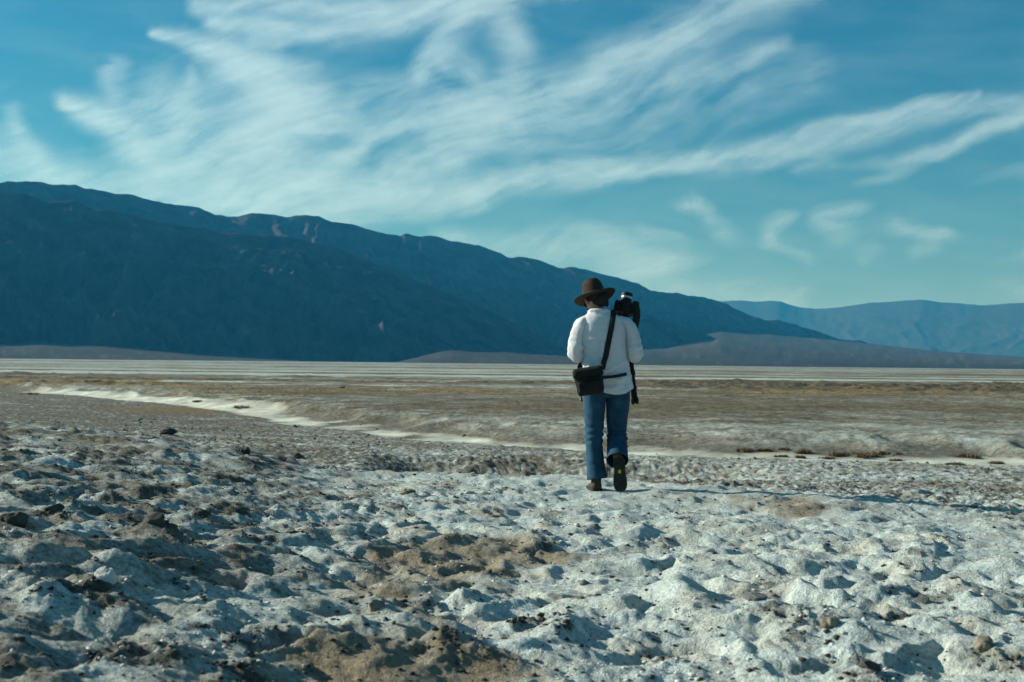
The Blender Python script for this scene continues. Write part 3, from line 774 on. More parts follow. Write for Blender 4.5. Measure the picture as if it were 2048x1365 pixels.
def shrub(px, py, w, h, label, seed):
    p = ground_hit(px, py, 20)
    dist = np.linalg.norm(p); sw, sh = w / FPX * dist, h / FPX * dist
    root = empty('dry_shrub', (p[0], p[1], p[2]))
    V, F = blades(int(240 + 6 * w), sw * 1.25, sh * 0.66, seed, 1.0, 0.007)
    mesh_obj('crown', V, F, M_TWIG, root, smooth=False)
    V, F = blades(14, sw * 0.35, sh * 0.7, seed + 50, 0.8, 0.012)
    mesh_obj('stem', V, F, M_STEM, root, smooth=False)
    return tag(root, label, 'shrub', 'dry shrubs along the wash')
SHRUBS = [
    (1488, 903, 60, 16, 'low wide rust brown shrub, first along the wash right of the walker', 1),
    (1528, 903, 44, 14, 'rust brown shrub touching the wide one right of the walker'),
    (1568, 901, 26, 12, 'small brown tuft between the wide shrubs and the upright bush'),
    (1610, 908, 34, 24, 'tallest upright orange brown bush on the bank of the wash'),
    (1560, 914, 22, 10, 'tiny tan tuft on the sand in front of the wide shrubs'),
    (1600, 917, 24, 14, 'small tan tuft on the sand below the tallest bush'),
    (1688, 911, 60, 18, 'dark brown shrub heading the long cluster in the middle right of the wash'),
    (1728, 913, 66, 18, 'thickest rust brown shrub in the middle of the long cluster'),
    (1772, 909, 40, 14, 'grey brown shrub closing the long cluster on the right'),
    (1656, 918, 44, 10, 'flat brown mat of twigs at the left foot of the long cluster'),
    (1796, 922, 34, 10, 'pale tan tuft lying on the sand right of the long cluster'),
    (1930, 915, 60, 16, 'orange shrub on the bank near the right edge'),
    (1905, 930, 56, 12, 'dark low shrub on the sand below the orange shrub at the right'),
    (1990, 928, 46, 12, 'faded tan shrub nearest the right edge of the picture'),
    (488, 816, 40, 12, 'rust brown shrub at the right end of the white bank'),
    (400, 804, 34, 8, 'small orange tuft on top of the white bank'),
    (62, 789, 34, 9, 'brown tuft at the far left start of the white wash'),
    (196, 764, 44, 9, 'olive brown bush mound far out at the left of the flat'),
    (688, 776, 14, 6, 'single tiny dark bush on a pale patch left of the walker'),
]
for i, s_ in enumerate(SHRUBS): shrub(*s_[:5], 600 + i)

# golden dry grass in bands on the plain
P_, d_ = scatter_points(60000, 60, 170, lambda x, y, T, u: u < 0.75 * T[4] ** 1.2, 21, 23)
P_ = P_[:16000]
r2 = np.random.default_rng(31); n = len(P_)
hh = 0.02 + 0.05 * r2.random(n) ** 2.5; ww = 0.06 + hh * r2.uniform(0.5, 1.4, n)
Vg = np.zeros((n, 9, 3)); 
for j in range(3):
    a = r2.uniform(0, 6.283, n)
    for k_, (sx, szz) in enumerate(((-0.5, 0.0), (0.5, 0.0), (0.25, 1.0))):
        Vg[:, j * 3 + k_] = P_ + np.stack([np.cos(a) * ww * sx, np.sin(a) * ww * sx, hh * szz - 0.01], -1)
dry = mesh_obj('dry_grass', Vg.reshape(-1, 3), np.arange(n * 9).reshape(-1, 3), M_GRASS, smooth=False)
tag(dry, 'golden dry grass growing in thin bands across the plain', kind='stuff')

# ------------------------------------------------------------------ the walker
K = 0.003934
PZ = ground_z(PERSON[0] - 0.066, PERSON[1] + 0.08)
ORIGIN = (PERSON[0], PERSON[1], PZ - 0.012)
def X(px): return (px - 1210) * K
def Zp(py): return (978 - py) * K

def crom(P, n):
    P = np.asarray(P, float); P = np.vstack([2 * P[0] - P[1], P, 2 * P[-1] - P[-2]])
    m = len(P) - 3; u = np.linspace(0, m - 1e-9, n); i = u.astype(int); t = (u - i)[:, None]
    p0, p1, p2, p3 = P[i], P[i + 1], P[i + 2], P[i + 3]
    return 0.5 * (2 * p1 + (p2 - p0) * t + (2 * p0 - 5 * p1 + 4 * p2 - p3) * t ** 2 + (3 * p1 - p0 - 3 * p2 + p3) * t ** 3)

def tube_geo(path, rad, nseg=28, nring=50, ref=(0, 1, 0), wr=None, cap=True, power=2.0, wrap_back=None):
    """a swept body: elliptic sections along a path. wr(u, theta, pts) returns an outward offset in metres"""
    rad = np.array([(r, r) if np.isscalar(r) else r for r in rad], float)
    Q = crom(np.hstack([np.asarray(path, float), rad]), nring)
    C, rr = Q[:, :3], np.maximum(Q[:, 3:], 0.0005)
    T = np.gradient(C, axis=0); T /= np.linalg.norm(T, axis=1)[:, None]
    n1 = np.array(ref, float); N1 = []
    for t in T:
        n1 = n1 - t * (n1 @ t); n1 = n1 / np.linalg.norm(n1); N1.append(n1)
    N1 = np.array(N1); N2 = np.cross(T, N1)
    th = np.linspace(0, 2 * np.pi, nseg, endpoint=False)
    c, s_ = np.cos(th), np.sin(th)
    if power != 2.0:
        c = np.sign(c) * np.abs(c) ** (2 / power); s_ = np.sign(s_) * np.abs(s_) ** (2 / power)
    off = N2[:, None] * (rr[:, 0, None] * c)[..., None] + N1[:, None] * (rr[:, 1, None] * s_)[..., None]
    V = C[:, None] + off
    if wr is not None:
        u = np.linspace(0, 1, nring)[:, None] * np.ones(nseg)[None]
        o = wr(u, th[None] * np.ones((nring, 1)), V)
        V = V + off / (np.linalg.norm(off, axis=2, keepdims=True) + 1e-9) * o[..., None]
    F = [tuple(f) for f in grid_faces(nring, nseg, True)]
    V = V.reshape(-1, 3)
    if cap:
        V = np.vstack([V, C[0], C[-1]]); k = nring * nseg
        F += [(k, (j + 1) % nseg, j) for j in range(nseg)]
        b0 = (nring - 1) * nseg
        F += [(k + 1, b0 + j, b0 + (j + 1) % nseg) for j in range(nseg)]
    return V, F
def join(parts):
    V, F, k = [], [], 0
    for v, f in parts:
        V.append(np.asarray(v, float)); F += [tuple(i + k for i in q) for q in f]; k += len(v)
    return np.vstack(V), F
def ell(c, r, rot=None, n=24):
    th = np.linspace(0, np.pi, n // 2 + 1)[1:-1]; ph = np.linspace(0, 2 * np.pi, n, endpoint=False)
    V = [(0, 0, 1)] + [(math.sin(a) * math.cos(b), math.sin(a) * math.sin(b), math.cos(a)) for a in th for b in ph] + [(0, 0, -1)]
    V = np.array(V) * np.array(r)
    if rot is not None: V = V @ np.array(rot).T
    V = V + np.array(c); m = len(th)
    F = [(0, 1 + j, 1 + (j + 1) % n) for j in range(n)]
    for i in range(m - 1):
        F += [(1 + i * n + j, 1 + (i + 1) * n + j, 1 + (i + 1) * n + (j + 1) % n, 1 + i * n + (j + 1) % n) for j in range(n)]
    e = len(V) - 1
    F += [(e, 1 + (m - 1) * n + (j + 1) % n, 1 + (m - 1) * n + j) for j in range(n)]
    return V, F
def part(name, geo, mat, parent, smooth=True, label=None):
    o = mesh_obj(name, geo[0], geo[1], mat, parent, smooth)
    if label: o['label'] = label
    return o
def remesh(o, voxel, smooth_iter=4):
    m = o.modifiers.new('r', 'REMESH'); m.mode = 'VOXEL'; m.voxel_size = voxel
    s_ = o.modifiers.new('s', 'SMOOTH'); s_.factor = 0.5; s_.iterations = smooth_iter
    dg = bpy.context.evaluated_depsgraph_get()
    me = bpy.data.meshes.new_from_object(o.evaluated_get(dg))
    mats = list(o.data.materials); o.modifiers.clear(); o.data = me
    me.materials.clear()
    for q in mats: me.materials.append(q)
    me.polygons.foreach_set('use_smooth', np.ones(len(me.polygons), dtype=bool))
    return o

M_SKIN = simple_mat('skin', (0.34, 0.19, 0.125), (0.42, 0.25, 0.17), 40, 0.55, 0.15, 300)
M_HAIR = simple_mat('dark_hair', (0.010, 0.008, 0.007), (0.03, 0.022, 0.018), 60, 0.6, 0.6, 120, stretch=(6, 6, 1))
M_HAT = simple_mat('brown_felt', (0.028, 0.021, 0.013), (0.052, 0.039, 0.025), 30, 0.95, 0.35, 400)
M_BAND = simple_mat('hat_band', (0.035, 0.022, 0.013), (0.055, 0.035, 0.02), 40, 0.8)
M_JEANS = simple_mat('blue_denim', (0.008, 0.040, 0.075), (0.020, 0.080, 0.140), 14, 0.9, 0.4, 500)
M_BOOT = simple_mat('boot_leather', (0.030, 0.028, 0.020), (0.070, 0.062, 0.042), 30, 0.8, 0.4, 200)
M_SOLE = simple_mat('rubber_sole', (0.020, 0.022, 0.020), (0.045, 0.047, 0.042), 40, 0.9, 0.3, 200)
M_YELLOW = simple_mat('yellow_badge', (0.60, 0.36, 0.02), (0.70, 0.44, 0.03), 40, 0.6)
M_BLACK = simple_mat('black_nylon', (0.008, 0.009, 0.010), (0.018, 0.020, 0.020), 50, 0.75, 0.3, 400)
M_BAG = simple_mat('black_green_canvas', (0.005, 0.007, 0.007), (0.011, 0.014, 0.013), 30, 0.8, 0.4, 300)
M_PLASTIC = simple_mat('black_plastic', (0.008, 0.008, 0.009), (0.016, 0.016, 0.017), 40, 0.55, 0.2, 300, spec=0.2)
M_METAL = simple_mat('silver_metal', (0.38, 0.39, 0.39), (0.52, 0.53, 0.53), 40, 0.32, metallic=0.9)
M_GLASS, _nt, _b, _o = new_mat('dark_lens_glass')
_b.inputs['Base Color'].default_value = (0.01, 0.012, 0.02, 1); _b.inputs['Roughness'].default_value = 0.06; _b.inputs['Specular IOR Level'].default_value = 0.8
# crinkled white cotton lets some light through
M_SHIRT, nt, b, out = new_mat('white_crinkle_cotton')
tc = N(nt, 'TexCoord').outputs['Object']
mp = N(nt, 'Mapping'); mp.inputs['Scale'].default_value = (1.0, 1.0, 3.2); nt.links.new(tc, mp.inputs[0])
cr = noise_node(nt, mp.outputs[0], 55.0, 5, 0.6, 0.5)
nt.links.new(mixc(nt, mapr(nt, cr, .3, .7), (0.76, 0.77, 0.80), (0.90, 0.90, 0.92)), b.inputs['Base Color'])
b.inputs['Roughness'].default_value = 0.9
bn = N(nt, 'Bump'); bn.inputs['Strength'].default_value = 0.6; bn.inputs['Distance'].default_value = 0.006
nt.links.new(cr, bn.inputs['Height']); nt.links.new(bn.outputs[0], b.inputs['Normal'])
tl = N(nt, 'BsdfTranslucent'); tl.inputs[0].default_value = (0.8, 0.8, 0.8, 1); mx = N(nt, 'MixShader'); mx.inputs[0].default_value = 0.30
nt.links.new(b.outputs[0], mx.inputs[1]); nt.links.new(tl.outputs[0], mx.inputs[2]); nt.links.new(mx.outputs[0], out.inputs[0])

walker = empty('person', ORIGIN)
tag(walker, 'person seen from behind walking away in white shirt, blue jeans and brown hat', 'person')

# --- joints (x right, y away from the camera, z up)
S_L, E_L, W_L = np.array([-.195, .0, 1.315]), np.array([-.222, -.015, 1.085]), np.array([-.075, .185, 1.115])
S_R, E_R, W_R = np.array([.165, .0, 1.315]), np.array([.222, -.01, 1.085]), np.array([.190, .165, 1.150])
HEAD = np.array([-.082, .050, 1.515])
HEADROT = np.array(Matrix.Rotation(R(20), 3, 'Z') @ Matrix.Rotation(R(-13), 3, 'Y') @ Matrix.Rotation(R(-20), 3, 'X'))
LEG_L = [(-.085, .0, .93), (-.080, .0, .80), (-.079, .012, .58), (-.079, .015, .40), (-.070, -.005, .24), (-.052, -.02, .105)]
LEG_R = [(.085, .0, .93), (.105, .02, .77), (.104, .075, .58), (.105, .10, .47), (.104, .04, .38), (.102, -.035, .315), (.097, -.095, .255)]

def hand_geo(wrist, dirv, palm_n, side, curl):
    """palm, four fingers of unequal length and a thumb leaving the side of the palm"""
    d = np.array(dirv, float); d /= np.linalg.norm(d)
    n = np.array(palm_n, float); n -= d * (n @ d); n /= np.linalg.norm(n)
    l = np.cross(d, n) * side
    w = np.array(wrist, float); G = []
    G.append(tube_geo([w - d * .03, w + d * .01, w + d * .05, w + d * .088], [(.024, .019), (.027, .018), (.039, .017), (.036, .013)], 16, 12, ref=n))
    for k, (off, ln) in enumerate(((.030, .072), (.010, .080), (-.011, .075), (-.031, .060))):
        p = w + d * .082 + l * off; ang = 0.25; pts = [p - d * .015, p]
        for seg, fr in enumerate((.45, .32, .23)):
            ang += curl * (0.75, 1.0, 0.7)[seg]
            p = p + (d * math.cos(ang) + n * math.sin(ang)) * ln * fr; pts.append(p)
        G.append(tube_geo(pts, [.0095, .0095, .0088, .008, .0065], 10, 16, ref=l))
    p = w + d * .025 + l * .030; pts = [w + d * .012 + l * .012, p]
    for a, fr in ((.5, .036), (.2, .030)):
        p = p + (d * .75 + l * a + n * (.45 + .5 * curl)) / np.linalg.norm(d * .75 + l * a + n * (.45 + .5 * curl)) * fr; pts.append(p)
    G.append(tube_geo(pts, [.013, .0125, .0105, .008], 10, 14, ref=n))
    return G

geo_ = [
    tube_geo([(0, 0, .86), (0, 0, .98), (0, .0, 1.12), (-.01, .0, 1.27), (-.02, .0, 1.345), (-.035, .005, 1.385)], [(.135, .085), (.125, .08), (.13, .085), (.15, .085), (.13, .065), (.06, .05)], 28, 40),
    tube_geo([(-.035, .0, 1.36), (-.055, .015, 1.42), (-.072, .035, 1.475)], [.056, .050, .054], 20, 14),
    tube_geo(LEG_L + [(-.060, -.01, .04)], [.080, .078, .065, .05, .043, .027, .025], 20, 40),
    tube_geo(LEG_R + [(.108, -.112, .235)], [.080, .078, .068, .055, .05, .043, .028, .026], 20, 44),
    tube_geo([S_L + (.07, 0, -.005), S_L + (.01, 0, -.02), (S_L + E_L) / 2, E_L, (E_L + W_L) / 2, W_L], [.05, .052, .045, .040, .037, .026], 18, 40),
    tube_geo([S_R + (-.07, 0, -.005), S_R + (-.01, 0, -.02), (S_R + E_R) / 2, E_R, (E_R + W_R) / 2, W_R], [.05, .052, .045, .040, .037, .026], 18, 40),
    ell(HEAD, (.074, .092, .108), HEADROT, 32),
    ell(HEAD + HEADROT @ np.array([0, .035, -.065]), (.052, .055, .050), HEADROT, 24),          # jaw
    tube_geo([HEAD + HEADROT @ np.array(p) for p in ((0, .080, .020), (0, .100, -.012), (0, .092, -.028))], [.009, .015, .011], 12, 10, ref=(1, 0, 0)),  # nose
    tube_geo([HEAD + HEADROT @ np.array(p) for p in ((-.024, .088, -.060), (0, .094, -.059), (.024, .088, -.060))], [.006, .008, .006], 10, 10, ref=(0, 0, 1)),  # lips
]
for sd in (-1, 1):
    geo_.append(tube_geo([HEAD + HEADROT @ np.array(p) for p in ((sd * .072, -.012, -.038), (sd * .088, -.022, -.014), (sd * .089, -.022, .010), (sd * .075, -.004, .020))], [(.006, .012), (.006, .016), (.006, .017), (.005, .010)], 10, 16, ref=(0, 1, 0)))
geo_ += hand_geo(W_L, (.85, .45, .05), (.1, .35, -.9), 1, 0.55)
geo_ += hand_geo(W_R, (-.30, .80, .15), (-.85, -.15, .1), 1, 0.78)
body = part('body', join(geo_), M_SKIN, walker)
remesh(body, 0.0052, 3)
for sd in (-1, 1):
    e_ = part('eye', ell(HEAD + HEADROT @ np.array([sd * .031, .082, .004]), (.012, .010, .009), HEADROT, 14), M_GLASS, walker)
# hair
def hair_wr(u, th, V): return 0.006 * fbm(th * 5, u * 3, 3, 700)
hg = [ell(HEAD + HEADROT @ np.array([.003, -.024, .030]), (.081, .090, .098), HEADROT, 36),
      tube_geo([HEAD + HEADROT @ np.array(p) for p in ((0, -.05, .03), (.008, -.078, -.02), (.016, -.078, -.058), (.022, -.066, -.088))], [(.065, .03), (.070, .034), (.058, .026), (.028, .012)], 28, 30, ref=(0, 1, 0), wr=hair_wr),
      tube_geo([HEAD + HEADROT @ np.array(p) for p in ((.060, -.02, .03), (.078, -.022, -.02), (.072, -.03, -.065), (.062, -.034, -.09))], [(.018, .035), (.018, .034), (.016, .026), (.004, .006)], 18, 24, ref=(0, 1, 0), wr=hair_wr)]
hair = part('hair', join(hg), M_HAIR, walker)
# sunglasses
sgl = part('sunglasses', join([tube_geo([HEAD + HEADROT @ np.array(p) for p in ((sd * .078, -.005, .006), (sd * .080, .04, .008), (sd * .066, .088, .006))], [.003, .003, .004], 8, 12) for sd in (-1, 1)] +
      [tube_geo([HEAD + HEADROT @ np.array(p) for p in ((-.066, .088, .006), (0, .104, .008), (.066, .088, .006))], [.003, .003, .003], 8, 12)]), M_PLASTIC, walker)
for sd in (-1, 1):
    part('lens', ell(HEAD + HEADROT @ np.array([sd * .036, .098, .0]), (.030, .006, .024), HEADROT, 18), M_GLASS, sgl)
# hat
HATM = Matrix.Translation((-.081, .040, 1.530)) @ Matrix.Rotation(R(-15.5), 4, 'Y') @ Matrix.Rotation(R(-17), 4, 'X')
def hat_loft(prof, nseg=72):
    V = []
    th = np.linspace(0, 2 * np.pi, nseg, endpoint=False)
    for r, ry, z, dent, dip in prof:
        z = z * 1.17 if z > 0.03 else z
        # dent: crease along the crown top; dip: brim sags at the sides
        zz = z - dent * np.exp(-(np.cos(th) / 0.55) ** 2) * 0 - dip * np.cos(2 * th) * -1
        V.append(np.stack([r * np.cos(th), ry * np.sin(th), zz], -1))
    return np.vstack(V), [tuple(f) for f in grid_faces(len(prof), nseg, True)]
def xf(g, M): return np.array([(M @ Vector(v))[:] for v in g[0]]), g[1]
brim = []
for r, z in ((.086, .000), (.100, -.003), (.120, -.006), (.140, -.007), (.158, -.004), (.168, .000), (.170, .003), (.168, .006), (.158, .003), (.140, -.001), (.120, .000), (.100, .004), (.086, .010)):
    brim.append((r, r * 1.04, z, 0, 0.012 * (r - .086) / .084))
hat = part('hat', xf(hat_loft(brim), HATM), M_HAT, walker)
crown_p = [(.0885, .099, -.005, 0, 0), (.0885, .099, .02, 0, 0), (.087, .097, .045, 0, 0), (.083, .093, .075, 0, 0), (.076, .086, .100, 0, 0), (.066, .076, .118, 0, 0), (.055, .066, .127, 0, 0), (.042, .052, .127, 0, 0), (.028, .036, .119, 0, 0), (.014, .02, .111, 0, 0), (.001, .001, .108, 0, 0)]
cg = hat_loft(crown_p)
cv = cg[0].copy()
pin = np.exp(-((cv[:, 1] - .075) / .045) ** 2) * sstep(.05, .12, cv[:, 2])
cv[:, 0] *= 1 - 0.34 * pin                              # front pinch
cv[:, 2] += sstep(.09, .125, cv[:, 2]) * 0.010 * (cv[:, 1] / .09) 
cv += 0.0016 * noise3(cv * 14, 720)[:, None] * (cv / (np.linalg.norm(cv, axis=1, keepdims=True) + 1e-6))
part('crown', xf((cv, cg[1]), HATM), M_HAT, hat)
part('hat_band', xf(hat_loft([(.0890, .0995, .008, 0, 0), (.0905, .1010, .010, 0, 0), (.0903, .1008, .026, 0, 0), (.0885, .0990, .028, 0, 0)]), HATM), M_BAND, hat)

# --- shirt: torso sheet from collar to curved tail
SH = np.array([  # z, centre x, half width, half depth, centre y
    [1.432, -.048, .066, .058, .012], [1.405, -.043, .085, .070, .008], [1.385, -.030, .128, .084, .0], [1.355, -.022, .168, .100, .0], [1.315, -.018, .186, .112, .0],
    [1.25, -.020, .188, .120, -.002], [1.15, -.016, .184, .122, .0], [1.05, -.004, .180, .122, .0], [.97, .008, .186, .126, .0], [.88, .014, .196, .132, .0], [.78, .016, .196, .132, .0]])
def torso_fn(z):
    return [np.interp(-z, -SH[:, 0], SH[:, j]) for j in (1, 2, 3, 4)]
def hem(th):
    sx = np.cos(th); back = (np.sin(th) < 0)
    lob = np.abs(sx - 0.30 * np.where(back, 1, 0)) ** 2.0
    return 0.768 + 0.095 * np.clip(lob, 0, 1.1)
def torso_geo(off=0.0, nseg=180, nring=170, zt=1.432):
    th = np.linspace(0, 2 * np.pi, nseg, endpoint=False)[None] * np.ones((nring, 1))
    u = np.linspace(0, 1, nring)[:, None] * np.ones((1, nseg))
    z = zt + (hem(th) - zt) * u
    # smooth the section table
    zz = np.linspace(.70, 1.45, 400); tab = [np.convolve(np.pad(t, 8, 'edge'), np.ones(17) / 17, 'valid') for t in torso_fn(zz)]
    cx, rx, ry, cyy = [np.interp(z, zz, t) for t in tab]
    c, s_ = np.cos(th), np.sin(th); p = 2 / 2.35
    x = cx + (rx + off) * np.sign(c) * np.abs(c) ** p; y = cyy + (ry + off) * np.sign(s_) * np.abs(s_) ** p
    # cloth: crinkle, soft drags, waist folds, yoke seam and box pleat
    arc = th * 0.16
    f = 0.0022 * fbm(arc * 22 + 3, z * 85, 3, 740) + 0.0055 * fbm(arc * 7 + 0.8 * z, z * 10, 3, 744)
    low = sstep(1.12, .92, z)
    f += 0.018 * low * fbm(arc * 9 + z * 5, z * 14 - arc * 6, 3, 748) 
    f += 0.010 * sstep(1.0, .85, z) * np.sin(arc * 46 + 2.2 * fbm(arc * 6, z * 3, 2, 750)) * 0.5
    back = np.clip(-s_, 0, 1)
    zy = 1.195 + 0.10 * (x - 0.0) - 0.010 * np.sin(x * 14)
    f += back * (0.007 * np.exp(-((z - zy) / .0045) ** 2) + 0.006 * sstep(zy - .002, zy + .01, z) * 1.0)
    pl = np.exp(-((x + 0.025) / .016) ** 2) - 0.8 * np.exp(-((x + 0.004) / .007) ** 2) - 0.8 * np.exp(-((x + 0.046) / .007) ** 2)
    f += back * 0.006 * pl * sstep(zy, zy - .02, z) * sstep(.95, 1.1, z)
    d1 = (x + .17) * 0.62 + (z - 1.17) * 0.78                       # drag lines from the arms to the waist
    f += back * 0.011 * np.exp(-(d1 / .012) ** 2) * sstep(1.2, 1.15, z) * sstep(.03, -.02, x)
    d2 = (x - .17) * -0.5 + (z - 1.10) * 0.86
    f += back * 0.010 * np.exp(-((d2 + .05) / .012) ** 2) * sstep(1.2, 1.1, z)
    # collar rolls outward at the top
    f += 0.016 * np.exp(-((z - 1.418) / .012) ** 2) + 0.003 * np.sin(th * 5 + 1) * sstep(1.38, 1.43, z)
    return np.stack([x + f * c, y + f * s_, z + 0.010 * np.exp(-((z - 1.418) / .02) ** 2) * s_ * -1], -1).reshape(-1, 3), [tuple(q) for q in grid_faces(nring, nseg, True)]
shirt = part('shirt', torso_geo(), M_SHIRT, walker)
so = shirt.modifiers.new('thickness', 'SOLIDIFY'); so.thickness = 0.003; so.offset = -1
def sleeve_wr(seed):
    def f(u, th, V):
        el = np.exp(-((u - 0.55) / .16) ** 2)
        return (0.0020 * fbm(th * 3.2, u * 70, 3, seed) + 0.008 * fbm(th * 1.3 + 2 * u, u * 9, 3, seed + 3)
                + 0.010 * el * np.sin(u * 75 + 1.8 * np.sin(th) + 3 * fbm(th, u * 5, 2, seed + 5)) * (0.4 + 0.6 * fbm(th * .8, u * 4, 2, seed + 7))
                + 0.008 * sstep(.72, .95, u) * np.sin(u * 120 + th))
    return f
part('sleeve', tube_geo([S_L + (.065, 0, .045), S_L + (.008, 0, .0), S_L + (-.022, -.005, -.10), E_L + (-.005, -.012, .01), E_L + (.045, .065, -.005), W_L + (-.025, -.03, 0)],
     [(.030, .060), (.052, .092), (.064, .085), (.067, .072), (.060, .058), (.036, .036)], 64, 110, ref=(0, 1, 0), wr=sleeve_wr(760)), M_SHIRT, shirt)
part('sleeve', tube_geo([S_R + (-.065, 0, .045), S_R + (.008, 0, .0), S_R + (.045, -.005, -.10), E_R + (.008, -.012, .01), E_R + (.0, .075, .015), W_R + (.005, -.03, 0)],
     [(.030, .060), (.050, .092), (.062, .085), (.066, .072), (.058, .058), (.036, .036)], 64, 110, ref=(0, 1, 0), wr=sleeve_wr(780)), M_SHIRT, shirt)
# --- jeans
def jean_wr(seed, knee, hemflare=0.0):
    def f(u, th, V):
        k = np.exp(-((u - knee) / .10) ** 2)
        return (0.004 * fbm(th * 1.5 + 3 * u, u * 10, 3, seed) + 0.012 * k * np.sin(u * 95 + 2.5 * np.sin(th + .5)) * np.clip(0.5 + fbm(th, u * 6, 2, seed + 2), 0, 1)
                + 0.005 * np.exp(-((u - .08) / .1) ** 2) * fbm(th * 2, u * 20, 2, seed + 4) + 0.003 * np.exp(-((u - .975) / .012) ** 2))
    return f
jeans = part('jeans', tube_geo([(.008, .0, 1.0), (.008, .0, .93), (.010, -.004, .85), (.011, -.004, .79), (.012, 0, .745)], [(.140, .090), (.160, .104), (.170, .106), (.170, .108), (.10, .07)], 72, 40, power=2.3,
     wr=lambda u, th, V: 0.004 * fbm(th * 2, u * 6, 3, 800)), M_JEANS, walker)
jl = part('leg', tube_geo(LEG_L, [(.082, .090), (.090, .104), (.076, .092), (.064, .075), (.068, .078), (.078, .085)], 56, 110, wr=jean_wr(810, .55), cap=False), M_JEANS, jeans)
jr = part('leg', tube_geo(LEG_R, [(.082, .090), (.092, .104), (.082, .095), (.074, .084), (.075, .080), (.079, .082), (.082, .085)], 56, 110, wr=jean_wr(820, .60), cap=False), M_JEANS, jeans)
for o_ in (jl, jr):
    so = o_.modifiers.new('thickness', 'SOLIDIFY'); so.thickness = 0.003; so.offset = -1
def pocket(cx):
    return np.array([(cx - .052, -.135, .89), (cx + .052, -.135, .89), (cx + .050, -.135, .80), (cx, -.135, .775), (cx - .050, -.135, .80)])

# --- boots
def boot(M, name_label):
    ys = np.linspace(0, 1, 30)
    L = .262
    wid = np.interp(ys, [0, .06, .2, .42, .62, .78, .9, .97, 1], [.028, .040, .043, .036, .047, .050, .043, .028, .006])
    hgt = np.interp(ys, [0, .08, .25, .42, .6, .8, .93, 1], [.055, .095, .110, .092, .066, .052, .040, .012])
    n = 26; th = np.linspace(0, 2 * np.pi, n, endpoint=False)
    V = []
    for y_, w_, h_ in zip(ys, wid, hgt):
        c, s_ = np.cos(th), np.sin(th)
        zz = np.where(s_ > 0, 0.018 + (h_ - .018) * np.abs(s_) ** .8, 0.018)
        V.append(np.stack([w_ * np.sign(c) * np.abs(c) ** .7 * np.where(s_ > .3, 1 - .35 * s_, 1), np.full(n, y_ * L - .045), zz], -1))
    F = [tuple(f) for f in grid_faces(30, n, True)] + [tuple(range(n))[::-1], tuple(range(29 * n, 30 * n))]
    g = join([(np.vstack(V), F), tube_geo([(0, .012, .05), (0, .006, .10), (0, .0, .150), (0, -.002, .185)], [(.040, .050), (.040, .048), (.042, .046), (.043, .047)], 22, 16)])
    bt = part('boot', xf(g, M), M_BOOT, walker)
    # sole: outline extruded, with lugs
    yo = np.concatenate([ys, ys[::-1]]); wo = np.concatenate([wid + .004, -(wid[::-1] + .004)])
    m = len(yo); top = np.stack([wo, yo * (L + .008) - .049, np.full(m, .022)], -1); bot = top.copy(); bot[:, 2] = 0.004
    Vs = np.vstack([top, bot]); Fs = [tuple(range(m)), tuple(range(2 * m - 1, m - 1, -1))] + [(i, m + i, m + (i + 1) % m, (i + 1) % m) for i in range(m)]
    so_ = part('sole', xf((Vs, Fs), M), M_SOLE, bt, smooth=False)
    lugs = []
    def box(cx, cy_, w_, l_, z0, z1, sk=0.0):
        v = np.array([(cx - w_ / 2, cy_ - l_ / 2 - sk, z0), (cx + w_ / 2, cy_ - l_ / 2 + sk, z0), (cx + w_ / 2, cy_ + l_ / 2 + sk, z0), (cx - w_ / 2, cy_ + l_ / 2 - sk, z0),
                      (cx - w_ / 2, cy_ - l_ / 2 - sk, z1), (cx + w_ / 2, cy_ - l_ / 2 + sk, z1), (cx + w_ / 2, cy_ + l_ / 2 + sk, z1), (cx - w_ / 2, cy_ + l_ / 2 - sk, z1)])
        return v, [(3, 2, 1, 0), (4, 5, 6, 7), (0, 1, 5, 4), (1, 2, 6, 5), (2, 3, 7, 6), (3, 0, 4, 7)]
    for yy in list(np.arange(.045, .28, .115 / 4)) + list(np.arange(.55, .95, .068)):
        ww_ = float(np.interp(yy, ys, wid))
        for sx in (-.62, 0, .62):
            lugs.append(box(sx * ww_, yy * L - .045, ww_ * .52, .0125, -.002, .0052, 0.002 * sx))
    part('tread', xf(join(lugs), M), M_SOLE, so_, smooth=False)['kind'] = 'stuff'
    bg = tube_geo([(0, .42 * L - .045, .0045), (0, .42 * L - .045, .0008)], [(.013, .0165), (.012, .0155)], 8, 3, ref=(0, 1, 0))
    part('badge', xf(bg, M), M_YELLOW, so_, smooth=False)
    return bt
boot(Matrix.Translation((-.060, -.018, .012)) @ Matrix.Rotation(R(6), 4, 'Z'), 'left')
# the right boot is up on its toe with the sole turned to the camera
a_ = Vector((.060, -.055, -1.0)).normalized()                 # heel to toe
n_ = Vector((.10, 1.0, 0.0)); n_ = (n_ - a_ * n_.dot(a_)).normalized()   # from the sole to the instep
x_ = a_.cross(n_)
MB = Matrix(((x_[0], a_[0], n_[0], .104), (x_[1], a_[1], n_[1], -.195), (x_[2], a_[2], n_[2], .243), (0, 0, 0, 1)))
boot(MB, 'right')

